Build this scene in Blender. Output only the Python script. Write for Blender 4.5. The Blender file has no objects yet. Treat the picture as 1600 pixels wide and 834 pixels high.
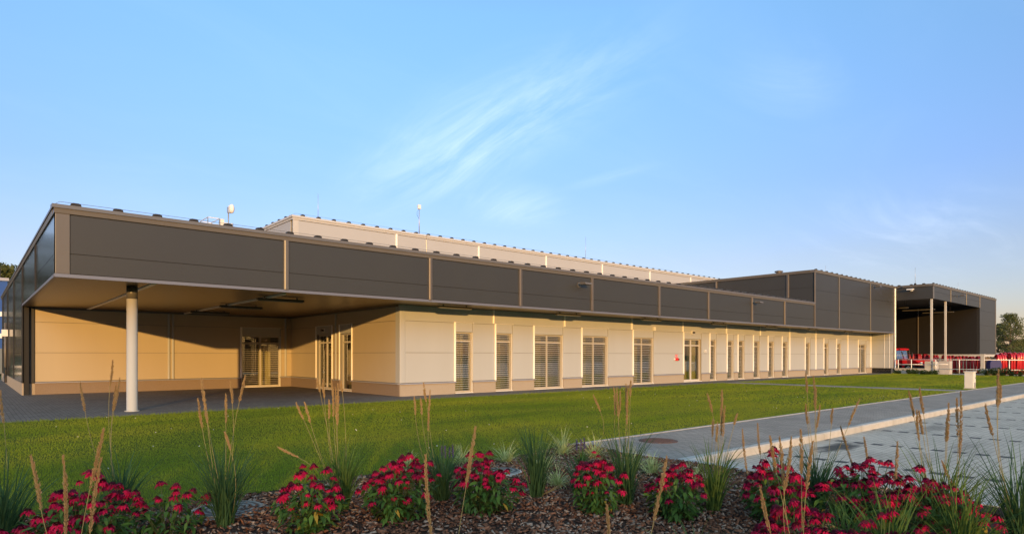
import bpy, math, random
import numpy as np
from mathutils import Vector, Matrix
random.seed(7)
RNG = np.random.default_rng(11)
S = bpy.context.scene
COL = S.collection
# ------------------------------------------------------------------ camera, sky, sun, exposure
F = 972.0 / 1600.0                     # focal length in picture widths
YAW = math.atan2(850, 972)             # camera turned this much from +Y towards +X
cam_d = bpy.data.cameras.new("camera")
cam = bpy.data.objects.new("camera", cam_d); COL.objects.link(cam)
cam.location = (0, 0, 1.6); cam.rotation_euler = (math.pi/2, 0, -YAW)
cam_d.sensor_width = 36; cam_d.lens = 36*F; cam_d.shift_y = (555-417)/1600
cam_d.clip_start = 0.05; cam_d.clip_end = 8000
S.camera = cam
SUN_DIR = Vector((7.39, 12.6, -1.66)).normalized()
SUN_EL = math.asin(-SUN_DIR.z)
SUN_ROT = math.atan2(-SUN_DIR.x, -SUN_DIR.y)
W = bpy.data.worlds.new("World"); S.world = W; W.use_nodes = True
wn, wl = W.node_tree.nodes, W.node_tree.links
wn.clear()
wo = wn.new('ShaderNodeOutputWorld'); wb = wn.new('ShaderNodeBackground')
sky = wn.new('ShaderNodeTexSky'); sky.sky_type = 'NISHITA'; sky.sun_disc = False
sky.sun_elevation = SUN_EL; sky.sun_rotation = SUN_ROT
sky.air_density = 1.0; sky.dust_density = 0.6; sky.ozone_density = 3.0; sky.altitude = 100
SKY_STRENGTH = 0.15
wb.inputs['Strength'].default_value = SKY_STRENGTH
def wnode(t, **k):
    n = wn.new(t)
    for a, b in k.items(): setattr(n, a, b)
    return n
hsv = wnode('ShaderNodeHueSaturation'); hsv.inputs['Saturation'].default_value = 1.0; hsv.inputs['Value'].default_value = 1.0
wl.new(sky.outputs[0], hsv.inputs['Color'])
tc = wnode('ShaderNodeTexCoord')
# thin cirrus: noise stretched along one sky direction, kept to a band by a second, broad noise
def wmath(op, a, b=None, clamp=False):
    n = wnode('ShaderNodeMath', operation=op, use_clamp=clamp)
    for i, v in enumerate((a, b)):
        if v is None: continue
        if isinstance(v, (int, float)): n.inputs[i].default_value = v
        else: wl.new(v, n.inputs[i])
    return n.outputs[0]
sepd = wnode('ShaderNodeSeparateXYZ'); wl.new(tc.outputs['Generated'], sepd.inputs[0])
# plane of the cloud layer: direction / (z + .12)
zz = wmath('ADD', wmath('MAXIMUM', sepd.outputs[2], 0.0), 0.14)
cmb = wnode('ShaderNodeCombineXYZ')
wl.new(wmath('DIVIDE', sepd.outputs[0], zz), cmb.inputs[0]); wl.new(wmath('DIVIDE', sepd.outputs[1], zz), cmb.inputs[1])
def cloud(rot, scale, loc, nscale, detail, lo, hi, dist=1.2):
    mp = wnode('ShaderNodeMapping'); mp.inputs['Rotation'].default_value = (0, 0, rot); mp.inputs['Scale'].default_value = scale; mp.inputs['Location'].default_value = loc
    wl.new(cmb.outputs[0], mp.inputs[0])
    nz = wnode('ShaderNodeTexNoise'); nz.inputs['Scale'].default_value = nscale; nz.inputs['Detail'].default_value = detail
    nz.inputs['Roughness'].default_value = 0.62; nz.inputs['Distortion'].default_value = dist
    wl.new(mp.outputs[0], nz.inputs['Vector'])
    mr = wnode('ShaderNodeMapRange', interpolation_type='SMOOTHSTEP'); mr.inputs['From Min'].default_value = lo; mr.inputs['From Max'].default_value = hi
    wl.new(nz.outputs[0], mr.inputs['Value'])
    return mr.outputs[0]
def blob(cx, cy, rot, rx, ry):
    """soft elliptical patch of the cloud layer"""
    mp = wnode('ShaderNodeMapping', vector_type='TEXTURE'); mp.inputs['Location'].default_value = (cx, cy, 0); mp.inputs['Rotation'].default_value = (0, 0, rot); mp.inputs['Scale'].default_value = (rx, ry, 1)
    wl.new(cmb.outputs[0], mp.inputs[0])
    ln = wnode('ShaderNodeVectorMath', operation='LENGTH'); wl.new(mp.outputs[0], ln.inputs[0])
    mr = wnode('ShaderNodeMapRange', interpolation_type='SMOOTHSTEP'); mr.inputs['From Min'].default_value = 1.0; mr.inputs['From Max'].default_value = 0.0
    wl.new(ln.outputs['Value'], mr.inputs['Value'])
    return mr.outputs[0]
def skypt(px, py):
    r, u = (px-800)/972, (555-py)/972
    x, y = math.cos(YAW)*r + math.sin(YAW), -math.sin(YAW)*r + math.cos(YAW)
    n = math.sqrt(x*x+y*y+u*u); return x/n/(u/n+.14), y/n/(u/n+.14)
def streak(p0, p1, wid):
    a, b = skypt(*p0), skypt(*p1)
    L = math.hypot(b[0]-a[0], b[1]-a[1])
    return blob((a[0]+b[0])/2, (a[1]+b[1])/2, math.atan2(b[1]-a[1], b[0]-a[0]), L*.62, wid), math.atan2(b[1]-a[1], b[0]-a[0])
m1, ang = streak((565, 335), (1040, 40), 0.36)
def cloud_along(angle, sx, sy, loc, nscale, lo, hi, dist):
    r = wnode('ShaderNodeMapping'); r.inputs['Rotation'].default_value = (0, 0, -angle); wl.new(cmb.outputs[0], r.inputs[0])
    q = wnode('ShaderNodeMapping'); q.inputs['Scale'].default_value = (sx, sy, 1); q.inputs['Location'].default_value = loc; wl.new(r.outputs[0], q.inputs[0])
    nz = wnode('ShaderNodeTexNoise'); nz.inputs['Scale'].default_value = nscale; nz.inputs['Detail'].default_value = 10; nz.inputs['Roughness'].default_value = 0.66; nz.inputs['Distortion'].default_value = dist
    wl.new(q.outputs[0], nz.inputs['Vector'])
    mr = wnode('ShaderNodeMapRange', interpolation_type='SMOOTHSTEP'); mr.inputs['From Min'].default_value = lo; mr.inputs['From Max'].default_value = hi; wl.new(nz.outputs[0], mr.inputs['Value'])
    return mr.outputs[0]
c1 = cloud_along(ang-.05, 0.6, 2.1, (3.4, 1.2, 0), 1.6, 0.33, 0.82, 1.0)
m2, _ = streak((700, 290), (880, 350), 0.30)
m3, _ = streak((870, 300), (1040, 255), 0.07)
m4, _ = streak((1150, 150), (1330, 90), 0.3)
m5, _ = streak((1250, 400), (1650, 330), 0.9)
c2 = cloud(0.5, (1, 2.4, 1), (0, 5, 0), 1.1, 8, 0.42, 0.85, 0.9)
cl = wmath('ADD', wmath('MULTIPLY', wmath('MULTIPLY', c1, m1), 1.0), wmath('MULTIPLY', wmath('MULTIPLY', c1, m2), 0.7))
cl = wmath('ADD', cl, wmath('MULTIPLY', wmath('MULTIPLY', c1, m3), 0.3))
cl = wmath('ADD', cl, wmath('MULTIPLY', wmath('MULTIPLY', c2, m4), 0.35))
cl = wmath('ADD', cl, wmath('MULTIPLY', wmath('MULTIPLY', c2, m5), 0.5))
cl = wmath('ADD', cl, wmath('MULTIPLY', c2, 0.07), True)
mixc = wnode('ShaderNodeMix', data_type='RGBA'); mixc.inputs[7].default_value = (6.2, 6.6, 7.0, 1)
CLOUD_MIX = mixc
wl.new(wmath('MULTIPLY', cl, 0.30), mixc.inputs[0]); 
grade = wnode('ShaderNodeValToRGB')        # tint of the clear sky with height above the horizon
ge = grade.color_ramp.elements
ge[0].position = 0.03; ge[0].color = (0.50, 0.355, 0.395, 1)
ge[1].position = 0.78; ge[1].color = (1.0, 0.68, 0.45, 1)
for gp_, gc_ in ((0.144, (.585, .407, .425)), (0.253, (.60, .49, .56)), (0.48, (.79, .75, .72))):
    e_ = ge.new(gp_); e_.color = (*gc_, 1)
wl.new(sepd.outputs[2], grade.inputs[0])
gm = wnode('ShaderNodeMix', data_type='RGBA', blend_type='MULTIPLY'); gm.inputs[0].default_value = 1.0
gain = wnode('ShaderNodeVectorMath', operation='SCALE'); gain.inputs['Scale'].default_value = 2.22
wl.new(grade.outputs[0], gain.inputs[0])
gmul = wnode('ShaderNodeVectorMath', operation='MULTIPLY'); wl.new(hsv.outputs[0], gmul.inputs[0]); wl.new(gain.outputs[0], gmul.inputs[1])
wn.remove(gm)
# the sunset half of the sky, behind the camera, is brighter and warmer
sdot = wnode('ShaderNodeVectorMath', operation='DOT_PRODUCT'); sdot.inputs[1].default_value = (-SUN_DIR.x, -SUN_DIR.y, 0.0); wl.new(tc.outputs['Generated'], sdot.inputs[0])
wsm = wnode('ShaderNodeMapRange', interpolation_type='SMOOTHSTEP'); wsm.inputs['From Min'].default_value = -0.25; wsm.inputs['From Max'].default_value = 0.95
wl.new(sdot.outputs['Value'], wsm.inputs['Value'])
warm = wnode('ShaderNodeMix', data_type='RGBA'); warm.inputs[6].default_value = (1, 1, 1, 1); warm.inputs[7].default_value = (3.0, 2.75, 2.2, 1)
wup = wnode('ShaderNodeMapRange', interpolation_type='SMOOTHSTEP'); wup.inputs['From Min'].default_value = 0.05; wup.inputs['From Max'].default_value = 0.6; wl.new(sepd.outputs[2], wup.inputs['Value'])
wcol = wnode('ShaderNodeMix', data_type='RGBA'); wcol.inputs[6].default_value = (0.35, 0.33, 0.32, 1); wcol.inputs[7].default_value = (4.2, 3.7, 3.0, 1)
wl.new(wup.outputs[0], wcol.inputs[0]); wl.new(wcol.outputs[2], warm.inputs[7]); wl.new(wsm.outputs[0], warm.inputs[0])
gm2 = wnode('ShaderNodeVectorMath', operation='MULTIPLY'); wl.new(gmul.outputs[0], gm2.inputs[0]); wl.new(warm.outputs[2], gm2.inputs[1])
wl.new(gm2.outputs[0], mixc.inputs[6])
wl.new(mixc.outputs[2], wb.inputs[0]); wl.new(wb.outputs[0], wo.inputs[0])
sun_d = bpy.data.lights.new("sun", 'SUN'); sun_d.energy = 2.35; sun_d.angle = math.radians(0.53); sun_d.color = (1.0, 0.56, 0.17)
sun = bpy.data.objects.new("sun", sun_d); COL.objects.link(sun)
sun.rotation_euler = SUN_DIR.to_track_quat('-Z', 'Y').to_euler(); sun.location = (-40, -70, 30)
S.view_settings.view_transform = 'Standard'; S.view_settings.look = 'None'
S.view_settings.exposure = 0.88; S.view_settings.gamma = 1.0; S.view_settings.use_curve_mapping = False
S.render.engine = 'CYCLES'
S.cycles.use_denoising = True
S.cycles.max_bounces = 8; S.cycles.diffuse_bounces = 4; S.cycles.glossy_bounces = 4; S.cycles.transparent_max_bounces = 12
S.cycles.caustics_reflective = False; S.cycles.caustics_refractive = False
S.cycles.sample_clamp_indirect = 6.0

# ------------------------------------------------------------------ materials
MATS = {}
def mat(name, col, rough=0.6, spec=0.5, metal=0.0, var=0.0, vscale=3.0, bump=0.0, bscale=20.0, island=0.0, col2=None, trans=0.0, coat=0.0, detail=5, stretch=None):
    """principled material: base colour varied by noise (var) and/or per loose piece (island), optional noise bump"""
    m = bpy.data.materials.new(name); m.use_nodes = True
    nt = m.node_tree; n, l = nt.nodes, nt.links
    b = n['Principled BSDF']; b.inputs['Roughness'].default_value = rough; b.inputs['Metallic'].default_value = metal
    b.inputs['Specular IOR Level'].default_value = spec; b.inputs['Coat Weight'].default_value = coat; b.inputs['Coat Roughness'].default_value = 0.08
    c2 = col2 or tuple(c*0.6 for c in col)
    b.inputs['Base Color'].default_value = (*col, 1)
    t = n.new('ShaderNodeTexCoord'); out = None
    if var > 0 or island > 0:
        mx = n.new('ShaderNodeMix'); mx.data_type = 'RGBA'; mx.inputs[6].default_value = (*col, 1); mx.inputs[7].default_value = (*c2, 1)
        fac = None
        if var > 0:
            z = n.new('ShaderNodeTexNoise'); z.inputs['Scale'].default_value = vscale; z.inputs['Detail'].default_value = detail
            if stretch:
                mq = n.new('ShaderNodeMapping'); mq.inputs['Scale'].default_value = stretch; l.new(t.outputs['Object'], mq.inputs[0]); l.new(mq.outputs[0], z.inputs['Vector'])
            else: l.new(t.outputs['Object'], z.inputs['Vector'])
            r = n.new('ShaderNodeMapRange'); r.inputs['From Min'].default_value = 0.3; r.inputs['From Max'].default_value = 0.7; r.inputs['To Max'].default_value = var
            l.new(z.outputs[0], r.inputs['Value']); fac = r.outputs[0]
        if island > 0:
            g = n.new('ShaderNodeNewGeometry'); k = n.new('ShaderNodeMath'); k.operation = 'MULTIPLY'; k.inputs[1].default_value = island
            l.new(g.outputs['Random Per Island'], k.inputs[0])
            if fac is None: fac = k.outputs[0]
            else:
                a = n.new('ShaderNodeMath'); a.operation = 'ADD'; a.use_clamp = True; l.new(fac, a.inputs[0]); l.new(k.outputs[0], a.inputs[1]); fac = a.outputs[0]
        l.new(fac, mx.inputs[0]); out = mx.outputs[2]; l.new(out, b.inputs['Base Color'])
    if bump > 0:
        z = n.new('ShaderNodeTexNoise'); z.inputs['Scale'].default_value = bscale; z.inputs['Detail'].default_value = 6
        l.new(t.outputs['Object'], z.inputs['Vector'])
        bp = n.new('ShaderNodeBump'); bp.inputs['Strength'].default_value = bump; bp.inputs['Distance'].default_value = 0.02
        l.new(z.outputs[0], bp.inputs['Height']); l.new(bp.outputs[0], b.inputs['Normal'])
    if trans > 0:
        tr = n.new('ShaderNodeBsdfTranslucent'); ms = n.new('ShaderNodeMixShader'); ms.inputs[0].default_value = trans
        if out: l.new(out, tr.inputs[0])
        else: tr.inputs[0].default_value = (*col, 1)
        l.new(b.outputs[0], ms.inputs[1]); l.new(tr.outputs[0], ms.inputs[2]); l.new(ms.outputs[0], n['Material Output'].inputs[0])
    MATS[name] = m
    return m
def nodes_of(m): return m.node_tree.nodes, m.node_tree.links, m.node_tree.nodes['Principled BSDF']

mat('cladding_light', (0.445, 0.455, 0.445), 0.42, 0.45, var=0.5, vscale=0.5, bump=0.05, bscale=1.2, col2=(0.41, 0.415, 0.40), island=0.55, stretch=(2.2, 2.2, 0.35))
mat('cladding_warm_lit', (0.49, 0.41, 0.28), 0.42, 0.4, var=0.5, vscale=0.5, bump=0.05, bscale=1.2, col2=(0.45, 0.375, 0.255), island=0.55, stretch=(2.2, 2.2, 0.35))  # same cladding as the light one; warm recess glow put into its colour
mat('cladding_hall', (0.445, 0.445, 0.45), 0.45, 0.4, var=0.5, vscale=0.4, bump=0.05, bscale=1.0, col2=(0.42, 0.415, 0.415), island=0.55, stretch=(2.2, 2.2, 0.35))
mat('cladding_dark', (0.046, 0.046, 0.0425), 0.42, 0.4, var=0.5, vscale=0.35, bump=0.05, bscale=0.9, col2=(0.041, 0.041, 0.041), island=0.55, stretch=(2.2, 2.2, 0.35))
mat('cladding_gloss', (0.020, 0.020, 0.019), 0.14, 0.5, var=0.3, vscale=0.4, bump=0.04, bscale=0.7)
mat('trim_dark', (0.13, 0.115, 0.10), 0.35, 0.5, var=0.2, vscale=1.0)
mat('strip_dark', (0.13, 0.108, 0.088), 0.32, 0.7, var=0.1, metal=0.3)
mat('drip_metal', (0.16, 0.155, 0.17), 0.4, 0.5, metal=0.2)
mat('trim_hall', (0.52, 0.50, 0.47), 0.45, 0.4, var=0.1)
mat('trim_light', (0.80, 0.77, 0.70), 0.38, 0.5, var=0.1, vscale=1.5)
mat('strip_light', (0.88, 0.84, 0.76), 0.33, 0.6)
mat('sill_metal', (0.38, 0.38, 0.41), 0.4, 0.5, metal=0.3, var=0.1)
mat('groove', (0.03, 0.03, 0.03), 0.8, 0.2)
mat('groove_light', (0.24, 0.23, 0.21), 0.8, 0.2)
mat('plinth_shaded', (0.30, 0.23, 0.17), 0.85, 0.3, var=0.9, vscale=90, bump=0.5, bscale=110, col2=(0.19, 0.145, 0.11), detail=2)  # copy of the plinth with the recess's shade put into its colour
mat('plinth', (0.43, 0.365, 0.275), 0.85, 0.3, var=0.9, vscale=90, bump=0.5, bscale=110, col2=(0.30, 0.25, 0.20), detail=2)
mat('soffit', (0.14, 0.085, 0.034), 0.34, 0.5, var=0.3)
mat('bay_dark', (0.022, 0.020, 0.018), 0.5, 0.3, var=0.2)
mat('roof_dark', (0.06, 0.06, 0.06), 0.8, 0.2, var=0.3)
mat('black_plastic', (0.025, 0.024, 0.026), 0.6, 0.3, var=0.3)
mat('wire', (0.35, 0.35, 0.36), 0.4, 0.5, metal=0.8)
mat('galvanised', (0.55, 0.56, 0.58), 0.4, 0.5, metal=0.6, var=0.3, vscale=6)
mat('column_paint', (0.50, 0.485, 0.43), 0.35, 0.5, var=0.15, vscale=1.0)
mat('frame_cream', (0.55, 0.51, 0.44), 0.4, 0.5, var=0.1)
mat('slat_metal', (0.60, 0.55, 0.46), 0.4, 0.5, metal=0.1)
mat('interior', (0.42, 0.40, 0.24), 0.9, 0.1, var=0.3, vscale=1.0)
mat('interior_dark', (0.07, 0.065, 0.06), 0.9, 0.1)
mat('curtain', (0.46, 0.40, 0.17), 0.85, 0.1, var=0.3, vscale=2.0)
mat('concrete', (0.50, 0.47, 0.42), 0.85, 0.3, var=0.6, vscale=2.5, bump=0.2, bscale=30, col2=(0.38, 0.36, 0.32))
mat('kerb_concrete', (0.52, 0.50, 0.46), 0.85, 0.3, var=0.6, vscale=3.0, bump=0.25, bscale=40, col2=(0.36, 0.345, 0.31), island=0.45)
mat('edging', (0.42, 0.42, 0.42), 0.85, 0.3, var=0.5, vscale=4, island=0.25)
mat('rust_iron', (0.16, 0.085, 0.055), 0.75, 0.4, var=0.8, vscale=14, bump=0.4, bscale=30, col2=(0.08, 0.05, 0.04))
mat('red_paint', (0.52, 0.012, 0.016), 0.32, 0.5, var=0.3, vscale=2, col2=(0.36, 0.01, 0.012), coat=0.3)
mat('red_dull', (0.34, 0.016, 0.018), 0.5, 0.4, var=0.4, vscale=3, col2=(0.2, 0.012, 0.012))
mat('red_plastic', (0.7, 0.02, 0.02), 0.4, 0.5)
mat('white_plastic', (0.82, 0.80, 0.76), 0.4, 0.5, var=0.1)
mat('black_rubber', (0.02, 0.02, 0.02), 0.85, 0.2)
mat('grey_paint', (0.16, 0.18, 0.19), 0.5, 0.4, var=0.3)
mat('blue_paint', (0.015, 0.075, 0.28), 0.5, 0.4, var=0.3, vscale=1.0, col2=(0.018, 0.09, 0.33))
mat('blue_dark', (0.03, 0.035, 0.12), 0.6, 0.3)
mat('brown_wood', (0.20, 0.12, 0.06), 0.8, 0.2, var=0.4, vscale=6)
mat('cabinet', (0.72, 0.68, 0.60), 0.6, 0.4, var=0.2, vscale=4)
mat('lamp_tube', (0.10, 0.09, 0.07), 0.35, 0.5)
mat('bark', (0.16, 0.12, 0.09), 0.9, 0.2, var=0.6, vscale=8, bump=0.5, bscale=20)
mat('mulch_base', (0.060, 0.036, 0.026), 0.95, 0.2, var=0.9, vscale=30, bump=1.0, bscale=60, col2=(0.025, 0.016, 0.012))
mat('stem_green', (0.07, 0.10, 0.03), 0.6, 0.3)
mat('reed_blade', (0.085, 0.16, 0.055), 0.65, 0.12, island=0.95, col2=(0.025, 0.07, 0.032), trans=0.3)
mat('reed_blade_warm', (0.13, 0.20, 0.045), 0.65, 0.12, island=0.95, col2=(0.032, 0.085, 0.022), trans=0.3)
mat('reed_stem', (0.30, 0.24, 0.10), 0.6, 0.3, island=0.6, col2=(0.16, 0.17, 0.06))
mat('reed_plume', (0.47, 0.335, 0.17), 0.8, 0.2, island=0.8, col2=(0.29, 0.195, 0.09), trans=0.25)
mat('pale_blade', (0.66, 0.66, 0.30), 0.5, 0.3, island=0.9, col2=(0.28, 0.36, 0.10), trans=0.3)
mat('bee_balm_leaf', (0.10, 0.20, 0.035), 0.55, 0.25, island=0.9, col2=(0.035, 0.09, 0.022), trans=0.3)
mat('dead_leaf', (0.36, 0.22, 0.03), 0.7, 0.2, island=0.7, col2=(0.16, 0.15, 0.02))
mat('petal', (0.60, 0.010, 0.075), 0.6, 0.2, island=0.9, col2=(0.42, 0.006, 0.05), trans=0.25)
mat('flower_eye', (0.045, 0.006, 0.018), 0.8, 0.2, island=0.8, col2=(0.13, 0.01, 0.03))
mat('salvia', (0.10, 0.07, 0.13), 0.8, 0.2, island=0.8, col2=(0.17, 0.12, 0.21))
mat('tree_leaf', (0.16, 0.17, 0.05), 0.6, 0.3, island=0.9, col2=(0.06, 0.075, 0.022), trans=0.3)
mat('tree_leaf_dark', (0.05, 0.075, 0.025), 0.6, 0.3, island=0.9, col2=(0.012, 0.024, 0.01), trans=0.15)
mat('wood_leaf', (0.035, 0.055, 0.018), 0.7, 0.2, island=0.9, col2=(0.015, 0.028, 0.01))
mat('shrub_leaf', (0.05, 0.085, 0.025), 0.6, 0.3, island=0.9, col2=(0.02, 0.045, 0.012), trans=0.2)
mat('clover', (0.75, 0.73, 0.70), 0.8, 0.2)
mat('chip', (0.25, 0.115, 0.062), 0.85, 0.2, island=1.0, col2=(0.05, 0.026, 0.018))
mat('chip_grey', (0.36, 0.27, 0.20), 0.8, 0.25, island=1.0, col2=(0.18, 0.135, 0.105))

def special_materials():
    # lawn blades: per-blade hue, broad patches that also paint the shade streaks of its undulations
    m = mat('lawn_blade', (0.085, 0.155, 0.018), 0.85, 0.08)
    n, l, b = nodes_of(m)
    t = n.new('ShaderNodeTexCoord'); z = n.new('ShaderNodeTexNoise'); z.inputs['Scale'].default_value = 0.35; z.inputs['Detail'].default_value = 6
    mp = n.new('ShaderNodeMapping'); mp.inputs['Scale'].default_value = (0.35, 1.5, 1); l.new(t.outputs['Object'], mp.inputs[0]); l.new(mp.outputs[0], z.inputs['Vector'])
    r = n.new('ShaderNodeValToRGB'); l.new(z.outputs[0], r.inputs[0])
    e = r.color_ramp.elements; e[0].position = 0.30; e[0].color = (0.135, 0.22, 0.022, 1); e[1].position = 0.68; e[1].color = (0.31, 0.335, 0.036, 1)
    x = e.new(0.47); x.color = (0.215, 0.28, 0.028, 1)
    g = n.new('ShaderNodeNewGeometry'); hs = n.new('ShaderNodeHueSaturation'); mr = n.new('ShaderNodeMapRange'); mr.inputs['To Min'].default_value = 1.0; mr.inputs['To Max'].default_value = 1.3
    l.new(g.outputs['Random Per Island'], mr.inputs['Value']); l.new(mr.outputs[0], hs.inputs['Value']); l.new(r.outputs[0], hs.inputs['Color'])
    l.new(hs.outputs[0], b.inputs['Base Color'])
    tr = n.new('ShaderNodeBsdfTranslucent'); ms = n.new('ShaderNodeMixShader'); ms.inputs[0].default_value = 0.5
    l.new(hs.outputs[0], tr.inputs[0]); l.new(b.outputs[0], ms.inputs[1]); l.new(tr.outputs[0], ms.inputs[2]); l.new(ms.outputs[0], n['Material Output'].inputs[0])
    # soil and thatch under the grass
    m = mat('lawn_soil', (0.11, 0.13, 0.012), 0.9, 0.1, var=0.8, vscale=6, bump=0.8, bscale=40, col2=(0.06, 0.085, 0.010))
    mat('far_ground', (0.10, 0.11, 0.05), 0.95, 0.1, var=0.8, vscale=0.05, col2=(0.06, 0.08, 0.03))
    # block pavers: bricks with joints, per-brick tone
    def paver(name, c1, c2, joint, bw, bh, rot=0.0, stain=False, marks=False, bevel=0.35):
        m = mat(name, c1, 0.85, 0.12); n, l, b = nodes_of(m)
        t = n.new('ShaderNodeTexCoord'); mp = n.new('ShaderNodeMapping'); mp.inputs['Rotation'].default_value = (0, 0, rot)
        l.new(t.outputs['Object'], mp.inputs[0])
        br = n.new('ShaderNodeTexBrick'); br.inputs['Scale'].default_value = 1.0; br.inputs['Brick Width'].default_value = bw; br.inputs['Row Height'].default_value = bh
        br.inputs['Mortar Size'].default_value = 0.006; br.inputs['Mortar Smooth'].default_value = 0.3; br.inputs['Bias'].default_value = 0.0
        br.inputs['Color1'].default_value = (*c1, 1); br.inputs['Color2'].default_value = (*c2, 1); br.inputs['Mortar'].default_value = (*joint, 1)
        l.new(mp.outputs[0], br.inputs['Vector']); colr = br.outputs['Color']
        z = n.new('ShaderNodeTexNoise'); z.inputs['Scale'].default_value = 0.8; z.inputs['Detail'].default_value = 8; l.new(t.outputs['Object'], z.inputs['Vector'])
        mr = n.new('ShaderNodeMapRange'); mr.inputs['From Min'].default_value = 0.3; mr.inputs['From Max'].default_value = 0.7; mr.inputs['To Min'].default_value = 0.86; mr.inputs['To Max'].default_value = 1.10
        l.new(z.outputs[0], mr.inputs['Value'])
        def M(op, a, b=None, c=None):
            k = n.new('ShaderNodeMath'); k.operation = op
            for i, v in enumerate((a, b, c)):
                if v is None: continue
                if isinstance(v, (int, float)): k.inputs[i].default_value = v
                else: l.new(v, k.inputs[i])
            return k.outputs[0]
        vm = n.new('ShaderNodeVectorMath'); vm.operation = 'SCALE'; l.new(colr, vm.inputs[0]); l.new(mr.outputs[0], vm.inputs['Scale']); colr = vm.outputs[0]
        if marks:     # dark pavers set every second brick along the bay lines
            sp = n.new('ShaderNodeSeparateXYZ'); l.new(t.outputs['Object'], sp.inputs[0])
            fx = M('FRACT', M('DIVIDE', M('SUBTRACT', sp.outputs[0], 10.52), 2.58)); inx = M('LESS_THAN', fx, 0.20/2.58)
            fy = M('FRACT', M('DIVIDE', sp.outputs[1], 0.33)); iny = M('LESS_THAN', fy, 0.6)
            mx = n.new('ShaderNodeMix'); mx.data_type = 'RGBA'; mx.inputs[7].default_value = (0.055, 0.055, 0.06, 1)
            l.new(M('MULTIPLY', M('MULTIPLY', inx, iny), 0.92), mx.inputs[0]); l.new(colr, mx.inputs[6]); colr = mx.outputs[2]
        if stain:     # oil stain on the paving
            for (sx, sy, rx, ry, k) in ((12.25, 4.75, 1.1, 0.32, 0.85), (17.0, 4.5, 1.6, 0.3, 0.35), (14.2, 3.2, 1.0, 0.25, 0.25)):
                m2 = n.new('ShaderNodeMapping'); m2.vector_type = 'TEXTURE'; m2.inputs['Location'].default_value = (sx, sy, 0); m2.inputs['Scale'].default_value = (rx, ry, 1)
                l.new(t.outputs['Object'], m2.inputs[0]); z2 = n.new('ShaderNodeTexNoise'); z2.inputs['Scale'].default_value = 2.2; z2.inputs['Detail'].default_value = 8; l.new(m2.outputs[0], z2.inputs['Vector'])
                vl = n.new('ShaderNodeVectorMath'); vl.operation = 'MULTIPLY'; vl.inputs[1].default_value = (1, 1, 0); l.new(m2.outputs[0], vl.inputs[0])
                ln = n.new('ShaderNodeVectorMath'); ln.operation = 'LENGTH'; l.new(vl.outputs[0], ln.inputs[0])
                q = M('ADD', ln.outputs['Value'], M('MULTIPLY', M('SUBTRACT', z2.outputs[0], 0.5), 1.6))
                mr2 = n.new('ShaderNodeMapRange'); mr2.interpolation_type = 'SMOOTHSTEP'; mr2.inputs['From Min'].default_value = 1.0; mr2.inputs['From Max'].default_value = 0.35; mr2.inputs['To Max'].default_value = k
                l.new(q, mr2.inputs['Value'])
                mx = n.new('ShaderNodeMix'); mx.data_type = 'RGBA'; mx.inputs[7].default_value = (0.03, 0.03, 0.032, 1); l.new(mr2.outputs[0], mx.inputs[0]); l.new(colr, mx.inputs[6]); colr = mx.outputs[2]
        l.new(colr, b.inputs['Base Color'])
        bp = n.new('ShaderNodeBump'); bp.inputs['Strength'].default_value = bevel; bp.inputs['Distance'].default_value = 0.01; bp.invert = True
        l.new(br.outputs['Fac'], bp.inputs['Height'])
        z3 = n.new('ShaderNodeTexNoise'); z3.inputs['Scale'].default_value = 120; l.new(t.outputs['Object'], z3.inputs['Vector'])
        b2 = n.new('ShaderNodeBump'); b2.inputs['Strength'].default_value = 0.25; b2.inputs['Distance'].default_value = 0.004; l.new(z3.outputs[0], b2.inputs['Height']); l.new(bp.outputs[0], b2.inputs['Normal'])
        l.new(b2.outputs[0], b.inputs['Normal'])
    paver('pavers_dark', (0.38, 0.325, 0.275), (0.30, 0.258, 0.218), (0.13, 0.115, 0.10), 0.20, 0.10, math.pi/2)
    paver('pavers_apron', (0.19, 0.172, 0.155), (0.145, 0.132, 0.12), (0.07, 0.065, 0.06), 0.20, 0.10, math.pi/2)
    paver('pavers_light', (0.53, 0.485, 0.41), (0.45, 0.412, 0.35), (0.25, 0.228, 0.195), 0.20, 0.10, 0.0, True, True, 0.5)
    # metal soffit with shallow ribs running along X
    m = MATS['soffit']; n, l, b = nodes_of(m)
    t = n.new('ShaderNodeTexCoord'); w = n.new('ShaderNodeTexWave'); w.bands_direction = 'Y'; w.inputs['Scale'].default_value = 1.6; w.wave_profile = 'SAW'
    l.new(t.outputs['Object'], w.inputs['Vector']); bp = n.new('ShaderNodeBump'); bp.inputs['Strength'].default_value = 0.35; bp.inputs['Distance'].default_value = 0.02
    l.new(w.outputs[1], bp.inputs['Height']); l.new(bp.outputs[0], b.inputs['Normal'])
    # window glass: mirror by fresnel over clear
    m = bpy.data.materials.new('glass'); m.use_nodes = True; n, l = m.node_tree.nodes, m.node_tree.links; n.clear()
    o = n.new('ShaderNodeOutputMaterial'); ms = n.new('ShaderNodeMixShader'); tr = n.new('ShaderNodeBsdfTransparent'); gl = n.new('ShaderNodeBsdfGlossy'); fr = n.new('ShaderNodeFresnel')
    tr.inputs[0].default_value = (0.955, 0.965, 0.95, 1); gl.inputs['Roughness'].default_value = 0.01; fr.inputs[0].default_value = 1.75
    t = n.new('ShaderNodeTexCoord'); z = n.new('ShaderNodeTexNoise'); z.inputs['Scale'].default_value = 0.6; bp = n.new('ShaderNodeBump'); bp.inputs['Strength'].default_value = 0.05; bp.inputs['Distance'].default_value = 0.02
    l.new(t.outputs['Object'], z.inputs['Vector']); l.new(z.outputs[0], bp.inputs['Height']); l.new(bp.outputs[0], gl.inputs['Normal'])
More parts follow.
